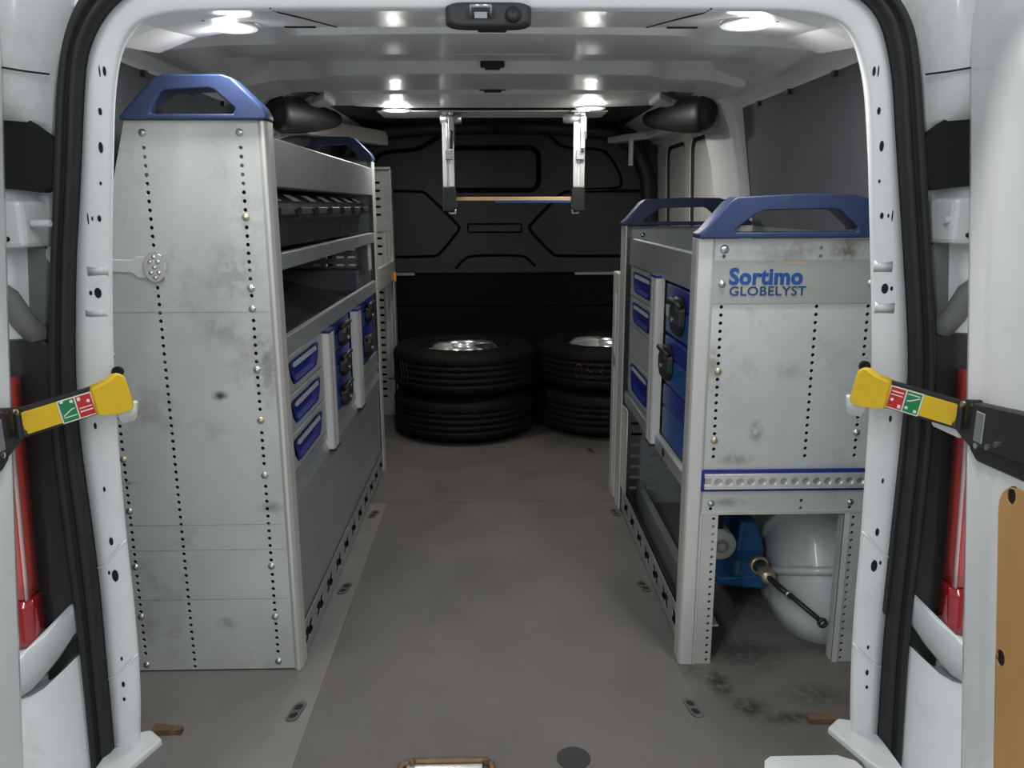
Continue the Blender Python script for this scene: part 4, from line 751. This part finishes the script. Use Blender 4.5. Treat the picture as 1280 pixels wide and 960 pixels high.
# ---------------------------------------------------------------- right low unit
RU = thing('shelving_unit', 'low grey metal van racking with drawers along the right side', 'shelving', (0.65, 2.2, 0))
XR = 0.447; YR = 2.72
scr_r = {0.482: (0.961, 0.889, 0.70, 0.545, 0.398), 0.686: (), 0.797: (0.962, 0.889, 0.56, 0.398)}
hr = []
for u in scr_r:
    hr += holes_col(u, 0.385, 0.842, skip=scr_r[u] + (0.42, 0.436, 0.452, 0.468, 0.484)); hr += holes_col(u, 0.946, 0.978, skip=scr_r[u])
plate('end_panel', [(0.462, 0.375), (0.856, 0.375), (0.856, 0.982), (0.462, 0.982)], hr, 0.003, PY(YN), M['panel_r'], RU)
for u in scr_r:
    for z in scr_r[u]: screw(u, YN - 0.0015, z, RU, 'brass' if z in (0.70, 0.545) else 'zinc', r=0.0095 if z > 0.95 else 0.0078)
MB().prism([(0.462, YN - 0.003), (0.455, YN - 0.008), (0.428, YN - 0.006), (0.424, YN + 0.002), (0.426, YN + 0.05), (0.434, YN + 0.05), (0.436, YN + 0.006), (0.462, YN + 0.003)], 'z', 0.0, 0.984).build('corner_post', M['post'], RU, bevel=0.0015)
lp = plate('label_strip', [(0.450, 0.847), (0.858, 0.847), (0.858, 0.937), (0.450, 0.937)], [], 0.002, PY(YN - 0.003), M['label_plate'], RU)
for u in (0.480, 0.797): screw(u, YN - 0.004, 0.889, RU, 'zinc')
text('lettering', 'Sortimo', 0.0475, lambda u, v, wv: (0.494 + u, YN - 0.0046 + wv, 0.8885 + v), M['letter_blue'], lp, bold=0.0017, sx=0.97)
text('lettering', 'GLOBELYST', 0.0272, lambda u, v, wv: (0.495 + u, YN - 0.0046 + wv, 0.8645 + v), M['letter_navy'], lp, bold=0.0003, sx=1.115)
for pts in ([(0.595, 0.9345), (0.612, 0.930), (0.628, 0.9275), (0.640, 0.9305), (0.655, 0.927), (0.662, 0.931), (0.648, 0.9345), (0.625, 0.932), (0.61, 0.9355)], [(0.535, 0.9355), (0.56, 0.933), (0.585, 0.9355), (0.56, 0.9345)]):
    plate('torn_edge', pts, [], 0.0006, PY(YN - 0.0043), M['torn'], lp)
# lashing rail with blue frame
plate('rail_frame', [(0.455, 0.428), (0.842, 0.428), (0.842, 0.478), (0.455, 0.478)], [], 0.006, PY(YN - 0.0045), M['blue_deep'], RU, 0.001)
nslot = 14
rh = []
ol = [(0.462, 0.436), (0.838, 0.436), (0.838, 0.470), (0.462, 0.470), (0.462, 0.461), (0.476, 0.461), (0.476, 0.446), (0.462, 0.446)]
for k in range(nslot):
    u = 0.492 + k * 0.0245; rh.append(circ(u, 0.453, 0.0095, 12, 0.0085))
lr = plate('lashing_rail', ol, rh, 0.010, PY(YN - 0.011), M['alu'], RU, 0.0012)
plate('rail_floor', [(0.464, 0.438), (0.837, 0.438), (0.837, 0.468), (0.464, 0.468)], [], 0.002, PY(YN - 0.0085), M['zinc'], RU)
# edge below the rail and the two perforated legs
box('lower_edge', M['post'], RU, 0.452, 0.856, YN - 0.004, YN + 0.012, 0.3705, 0.379, 0.001)
def leg(x0, x1, m):
    o = plate('leg', [(x0, 0.0), (x1, 0.0), (x1, 0.371), (x0, 0.371)], [circ(x0 + (x1 - x0) * (0.80 if x0 < 0.6 else 0.35), 0.010 + 0.0185 * k, 0.0038, 8) for k in range(20)], 0.003, PY(YN - 0.001), M[m], RU)
    MB().prism([(x0, YN - 0.004), (x0 + 0.012, YN - 0.006), (x0 + 0.014, YN - 0.002), (x0 + 0.004, YN), (x0 + 0.004, YN + 0.03), (x0, YN + 0.03)], 'z', 0, 0.371).build('leg_flange', M[m], o); return o
leg(0.450, 0.500, 'post'); leg(0.787, 0.846, 'panel_r')
box('leg_return', M['panel_r'], RU, 0.842, 0.846, YN, YN + 0.05, 0.0, 0.371)
r_out = [(0.424, 0.984), (0.424, 0.993), (0.437, 1.003), (0.484, 1.058), (0.498, 1.067), (0.62, 1.073), (0.74, 1.072), (0.775, 1.062), (0.84, 1.003), (0.855, 0.993), (0.855, 0.984)]
r_in = [(0.500, 0.996), (0.498, 1.002), (0.540, 1.034), (0.552, 1.040), (0.70, 1.043), (0.715, 1.038), (0.752, 1.006), (0.752, 0.996)]
hoop(RU, r_out, r_in, YN - 0.020, YN + 0.045)
# far panel, its handle and post
hoop(RU, [(u, v + 0.003) for u, v in r_out], [(u, v + 0.003) for u, v in r_in], YR - 0.045, YR + 0.02)
MB().prism([(0.462, YR + 0.003), (0.462, YR - 0.003), (0.452, YR - 0.012), (0.438, YR - 0.06), (0.432, YR - 0.06), (0.430, YR + 0.02), (0.462, YR + 0.02)], 'z', 0.0, 0.986).build('corner_post', M['post'], RU, bevel=0.0015)
plate('post_strip', [(YR - 0.16, 0.09), (YR - 0.06, 0.09), (YR - 0.06, 0.385), (YR - 0.16, 0.385)], [circ(YR - 0.10, 0.10 + 0.0185 * k, 0.0045, 6) for k in range(15)], 0.003, PX(0.440), M['post'], RU)
sl_r = [slot(0.50 + 0.062 * i, 0.06 + 0.040 * k, 0.042, 0.011) for i in range(6) for k in range(9)]
plate('far_end_panel', [(0.462, 0.004), (0.856, 0.004), (0.856, 0.984), (0.462, 0.984)], sl_r, 0.003, PY(YR), M['steel'], RU)
screw(0.50, YR - 0.002, 0.955, RU)
# top tray
ry0, ry1 = YN + 0.05, YR - 0.06
MB().prism([(XR, 0.862), (XR, 0.945), (XR + 0.010, 0.948), (XR + 0.010, 0.868), (0.856, 0.868), (0.856, 0.862)], 'y', ry0 - 0.01, ry1 + 0.02).build('top_tray', M['steel'], RU, bevel=0.0015)
box('back_panel', M['steel'], RU, 0.856, 0.859, YN + 0.002, YR - 0.002, 0.375, 0.984)
MB().prism([(XR - 0.003, 0.392), (XR - 0.003, 0.428), (XR + 0.014, 0.432), (XR + 0.014, 0.404), (0.856, 0.404), (0.856, 0.392)], 'y', ry0 - 0.01, ry1 + 0.02).build('bottom_shelf', M['steel'], RU, bevel=0.0015)
MB().lathe([(0, 0), (0.012, 0), (0.012, 0.002), (0, 0.002)], (XR - 0.005, 2.02, 0.412), 'x', 10).build('shelf_hole', M['dark'], RU)
for (a, b) in ((0.765, 0.858), (0.668, 0.761), (0.445, 0.562)): drawer(RU, XR + 0.008, -1, 2.225, 2.63, a, b)
box('blank_panel', M['drawer'], RU, XR + 0.002, XR + 0.014, 2.225, 2.63, 0.566, 0.664, 0.002)
divider(RU, XR + 0.010, -1, 2.135, 2.210, 0.400, 0.862)
# foot rails: drilled front rail and a plain one behind it
foot_rail(RU, XR - 0.004, 1, ry0 - 0.02, 2.70, [1.80 + 0.127 * k for k in range(7)])
box('rail_backing', M['dark'], RU, XR + 0.004, XR + 0.007, ry0, 2.68, 0.006, 0.08)
MB().prism([(0.500, 0.0), (0.500, 0.085), (0.522, 0.085), (0.522, 0.081), (0.504, 0.081), (0.504, 0.0)], 'y', ry0 - 0.03, 2.70).build('inner_rail', M['steel'], RU, bevel=0.001)
g2 = 'blue cases in the right racking'
tool_case('topmost blue case with black latch behind the right corner post', 1.755, 2.125, 0.720, 0.852, XR + 0.012, -1, latch_y=1.95, group=g2)
tool_case('middle blue case behind the right corner post', 1.755, 2.125, 0.585, 0.714, XR + 0.012, -1, latch_y=2.06, group=g2)
t3 = tool_case('lowest blue case behind the right corner post', 1.755, 2.125, 0.433, 0.580, XR + 0.012, -1, latch_y=2.0, light=False, group=g2, latch=False)
# tray contents: coil of strap and a rod
cc = MB().tube([(0.545 + 0.03 * math.cos(a), 1.86 + 0.03 * math.sin(a), 0.935 + a * 0.0032) for a in [k * 0.35 for k in range(30)]], 0.006, 8).build('wire_coil', M['zinc'], None, True)
tag(cc, 'small coil of grey wire on the right top tray', 'wire coil')
rd = MB().tube([(0.56, 1.78, 0.885), (0.60, 2.1, 0.90), (0.66, 2.5, 0.92)], 0.010, 10).build('wooden_rod', M['wood'], None, True)
tag(rd, 'thin wooden rod lying in the right top tray', 'rod')
for v in cc.data.vertices: v.co.z -= 0.055
# narrow upright beyond the right unit
up = thing('upright_profile', 'narrow grey aluminium upright between the right racking and the tyres', 'upright', (0.44, 2.86, 0))
MB().prism([(0.436, 2.78), (0.430, 2.785), (0.430, 2.885), (0.436, 2.895), (0.475, 2.895), (0.475, 2.78)], 'z', 0.0, 0.822).build('profile', M['post'], up, bevel=0.003, seg=2)
box('slot_strip', M['alu'], up, 0.4275, 0.4302, 2.812, 2.822, 0.03, 0.75); box('joint_clip', M['steel'], up, 0.427, 0.4302, 2.80, 2.84, 0.49, 0.53, 0.001)

# ---------------------------------------------------------------- vise under the right unit
vi = thing('bench_vise', 'blue bench vise with long black handle under the right racking', 'vise', (0.66, 1.95, 0))
vb = MB()
vb.loft([[(x, y, z - hz), (x, y, z + hz), (x, y + 0.20, z + hz), (x, y + 0.20, z - hz)] for x, y, z, hz in ((0.585, 1.95, 0.075, 0.010), (0.62, 1.945, 0.075, 0.014), (0.70, 1.94, 0.078, 0.022), (0.725, 1.95, 0.075, 0.016))])
vb.build('vise_base', M['vise_blue'], vi, bevel=0.006, seg=2)
MB().loft([[(x - w_, y - d_, z), (x + w_, y - d_, z), (x + w_, y + d_, z), (x - w_, y + d_, z)] for x, y, z, w_, d_ in ((0.665, 2.0, 0.085, 0.040, 0.06), (0.668, 2.0, 0.13, 0.036, 0.05), (0.668, 2.0, 0.165, 0.040, 0.055), (0.663, 2.0, 0.215, 0.030, 0.05), (0.66, 2.0, 0.245, 0.022, 0.05))]).build('vise_body', M['vise_blue'], vi, bevel=0.012, seg=3)
MB().box(0.57, 0.66, 2.02, 2.10, 0.17, 0.30).build('rear_jaw', M['vise_blue'], vi, bevel=0.012, seg=2)
MB().box(0.60, 0.63, 2.03, 2.09, 0.30, 0.345).build('jaw_plate', M['vise_blue'], vi, bevel=0.004)
MB().lathe([(0, -0.07), (0.014, -0.07), (0.019, -0.064), (0.019, -0.03), (0.014, -0.026), (0.013, 0.06), (0, 0.06)], (0.692, 1.93, 0.125), 'y', 18).build('screw_boss', M['brass'], vi, True)
MB().lathe([(0.018, -0.03), (0.024, -0.03), (0.024, -0.012), (0.018, -0.012)], (0.682, 1.935, 0.138), 'y', 18, loop=True).build('screw_collar', M['brass'], vi, True)
hd = MB().tube([(0.690, 1.868, 0.128), (0.706, 1.82, 0.120), (0.716, 1.795, 0.117)], 0.0075, 10)
hd.tube([(0.716, 1.795, 0.117), (0.724, 1.78, 0.114), (0.763, 1.712, 0.092)], 0.0062, 10); hd.build('lever', M['black_plastic'], vi, True)
MB().lathe([(0.006, -0.004), (0.012, -0.004), (0.012, 0.004), (0.006, 0.004)], (0.768, 1.704, 0.088), 'y', 16, loop=True).build('lever_eye', M['black_plastic'], vi, True)
MB().lathe([(0.0055, -0.004), (0.010, -0.004), (0.010, 0.004), (0.0055, 0.004)], (0.718, 1.790, 0.116), 'y', 14, loop=True).build('lever_ring', M['zinc'], vi, True)
ck = thing('pipe_roll', 'pale round roll end beside the blue vise', 'roll', (0.585, 2.03, 0.2))
MB().lathe([(0, -0.06), (0.035, -0.06), (0.040, -0.055), (0.040, 0.06), (0, 0.06)], (0.572, 1.945, 0.205), 'y', 24).build('roll_body', M['label'], ck, True)
MB().lathe([(0.010, -0.064), (0.018, -0.064), (0.018, -0.056), (0.010, -0.056)], (0.572, 1.945, 0.205), 'y', 16, loop=True).build('roll_core', M['drawer'], ck, True)
# the roll rides on a bracket of the unit's shelf
box('roll_bracket', M['dark'], ck, 0.565, 0.579, 1.90, 1.99, 0.244, 0.392)
# ---------------------------------------------------------------- wheels
RT = 0.333; WT = 0.213
def wheel(c, z0, label, rot=0.0):
    t = thing('wheel', label, 'wheel', (c[0], c[1], z0), 'spare wheels stacked at the bulkhead')
    h = WT
    pr = [(0.215, 0.035), (0.222, 0.016), (0.245, 0.008), (0.285, 0.006), (0.305, 0.016), (0.322, 0.028), (RT, 0.040)]
    zz = 0.040; grooves = ((0.066, 0.006), (0.095, 0.006), (0.124, 0.006), (0.150, 0.005))
    for gz, gw in grooves: pr += [(RT + 0.001, gz - gw / 2), (RT - 0.005, gz - gw / 2 + 0.001), (RT - 0.005, gz + gw / 2 - 0.001), (RT + 0.001, gz + gw / 2)]
    pr += [(RT, h - 0.040), (0.325, h - 0.024), (0.316, h - 0.014), (0.309, h - 0.012), (0.305, h - 0.006), (0.285, h - 0.001), (0.262, h - 0.003), (0.258, h - 0.0005), (0.240, h - 0.004), (0.222, h - 0.014), (0.216, h - 0.032)]
    o = MB().lathe(pr, (c[0], c[1], z0), n=72, loop=True).build('tyre', M['tyre'], t, True)
    # shoulder blocks
    sb = MB()
    for k in range(72):
        a = 2 * math.pi * (k + rot) / 72
        for (zA, zB) in ((0.030, 0.056), (0.160, 0.184)):
            ca, sa = math.cos(a), math.sin(a); tx, ty = -sa * 0.0055, ca * 0.0055
            r0, r1 = RT - 0.006, RT + 0.0035
            if zA < 0.1: rr = ((r0 - 0.006, zA), (r1 - 0.004, zA + 0.004), (r1, zB), (r0, zB))
            else: rr = ((r0, zA), (r1, zA), (r1 - 0.004, zB - 0.004), (r0 - 0.006, zB))
            sb.hexa([(c[0] + r * ca - tx, c[1] + r * sa - ty, z0 + z) for r, z in rr], [(c[0] + r * ca + tx, c[1] + r * sa + ty, z0 + z) for r, z in rr])
    stuff(sb.build('tread_blocks', M['tyre'], t))
    rp = [(0.0, 0.10), (0.05, 0.105), (0.065, 0.120), (0.085, 0.118), (0.11, 0.10), (0.15, 0.105), (0.185, 0.125), (0.192, 0.160), (0.198, 0.188), (0.210, 0.192), (0.218, 0.188), (0.219, 0.170), (0.205, 0.160), (0.200, 0.10), (0.205, 0.05), (0.219, 0.045), (0.217, 0.030), (0.205, 0.028), (0.19, 0.05), (0.0, 0.06)]
    MB().lathe(rp, (c[0], c[1], z0), n=48).build('rim', M['chrome'], t, True)
    MB().lathe([(0, 0.118), (0.032, 0.116), (0.034, 0.10), (0, 0.10)], (c[0], c[1], z0), n=20).build('hub_cap', M['zinc'], t, True)
    for k in range(5):
        a = 2 * math.pi * k / 5 + rot
        MB().lathe([(0, 0.123), (0.008, 0.122), (0.009, 0.105), (0, 0.105)], (c[0] + 0.075 * math.cos(a), c[1] + 0.075 * math.sin(a), z0), n=8).build('bolt_hole', M['dark'], t)
    return t
cl = (-0.148, 3.765); cr = (0.537, 3.83)
wa = wheel(cl, 0.0, 'bottom wheel of the left stack by the bulkhead')
wb_ = dup(wa, (0.003, -0.004, WT + 0.001), 'top wheel of the left stack, silver rim upwards'); wb_.rotation_euler.z = 0.7
wc = dup(wa, (cr[0] - cl[0], cr[1] - cl[1], 0), 'bottom wheel of the right stack, partly hidden by the right racking'); wc.rotation_euler.z = 0.3
wd = wheel(cr, WT + 0.001, 'top wheel of the right stack with orange crayon numbers on the tread', 0.4)
def on_tread(a0, zb):                                        # wrap flat lettering around the tread
    return lambda u, v, wv: (cr[0] + (RT + 0.0035 + wv) * math.sin(a0 + u / RT), cr[1] - (RT + 0.0035 + wv) * math.cos(a0 + u / RT), zb + v)
text('lettering', '053', 0.105, on_tread(-0.56, WT + 0.075), M['chalk'], wd, t=0.002, bold=-0.0048, sx=0.9)
# faint crayon strokes on the left top tyre
for k in range(3):
    a0 = -0.98 + k * 0.075
    pts = [(cl[0] + (RT + 0.0035) * math.sin(a0 + 0.02 * math.sin(i)), cl[1] - (RT + 0.0035) * math.cos(a0 + 0.02 * math.sin(i)), WT + 0.06 + 0.02 * i) for i in range(6)]
    o = MB().tube(pts, 0.0012, 5).build('crayon_stroke', M['grey_mark'], None)
    o.parent = wb_; o.matrix_parent_inverse = (Matrix.Translation(wb_.location) @ Matrix.Rotation(0.7, 4, 'Z')).inverted()
# ---------------------------------------------------------------- hanging carrier brackets and what they hold
def carrier(x, label, s):
    Yc = 3.22
    t = thing('hanging_bracket', label, 'bracket', (x, Yc, 1.40), 'carrier brackets hanging from the roof')
    MB().prism([(x - 0.022, Yc), (x - 0.022, Yc - 0.018), (x - 0.006, Yc - 0.020), (x - 0.004, Yc - 0.014), (x + 0.004, Yc - 0.014), (x + 0.006, Yc - 0.020), (x + 0.022, Yc - 0.018), (x + 0.022, Yc)], 'z', 1.125, 1.403).build('profile', M['alu'], t, bevel=0.0015)
    MB().box(x + 0.002 * s, x + 0.026 * s, Yc - 0.036, Yc - 0.012, 1.30, 1.385).build('clamp', M['zinc'], t, bevel=0.004, seg=2) if s > 0 else MB().box(x - 0.0, x + 0.026, Yc - 0.036, Yc - 0.012, 1.30, 1.385).build('clamp', M['zinc'], t, bevel=0.004, seg=2)
    MB().prism([(x + 0.004, 1.265), (x + 0.02, 1.265), (x + 0.023, 1.33), (x + 0.008, 1.335)], 'y', Yc - 0.048, Yc - 0.03).build('clamp_lever', M['chrome'] if x > 0 else M['black_plastic'], t, bevel=0.003)
    box('slider', M['steel'], t, x - 0.012, x + 0.020, Yc - 0.03, Yc - 0.012, 1.225, 1.262, 0.002)
    MB().lathe([(0, -0.05), (0.02, -0.05), (0.02, 0.03), (0, 0.03)], (x - 0.012 if x > 0 else x + 0.022, Yc - 0.005, 1.378), 'x', 14).build('roller', M['zinc'], t, True)
    box('top_plate', M['steel'], t, x - 0.035, x + 0.035, Yc - 0.05, Yc + 0.03, 1.3985, 1.4045)
    sx = 1 if x < 0 else -1
    MB().prism([(x - 0.024, 1.126), (x + 0.024, 1.126), (x + 0.024 + (0.008 if sx > 0 else 0), 1.045), (x + (0.012 if sx > 0 else 0.026), 1.03), (x - (0.026 if sx > 0 else 0.012), 1.03), (x - 0.024 - (0 if sx > 0 else 0.008), 1.045)], 'y', Yc - 0.028, Yc + 0.045).build('foot', M['black_plastic'], t, bevel=0.004)
    MB().tube([(x + sx * 0.012 - 0.011, Yc - 0.012, 1.046), (x + sx * 0.012 - 0.011, Yc - 0.012, 1.024), (x + sx * 0.012 + 0.011, Yc - 0.012, 1.024), (x + sx * 0.012 + 0.011, Yc - 0.012, 1.046)], 0.0045, 8).build('hook', M['alu'], t, True)
    return t
carrier(-0.173, 'silver hanging bracket with black foot, left end of the wooden batten', 1)
carrier(0.332, 'silver hanging bracket with black foot, right end of the wooden batten', 1)
bt = thing('wooden_batten', 'pale wooden batten spanning the two hanging brackets', 'batten', (0.08, 3.22, 1.08))
MB().box(-0.149, 0.308, 3.205, 3.235, 1.072, 1.086).build('batten', M['wood'], bt, bevel=0.001)
bs = thing('blue_strip', 'thin blue strip lying under the wooden batten', 'strip', (0.15, 3.22, 1.065))
MB().box(0.005, 0.306, 3.203, 3.232, 1.062, 1.0715).build('strip', M['case_blue'], bs, bevel=0.001)
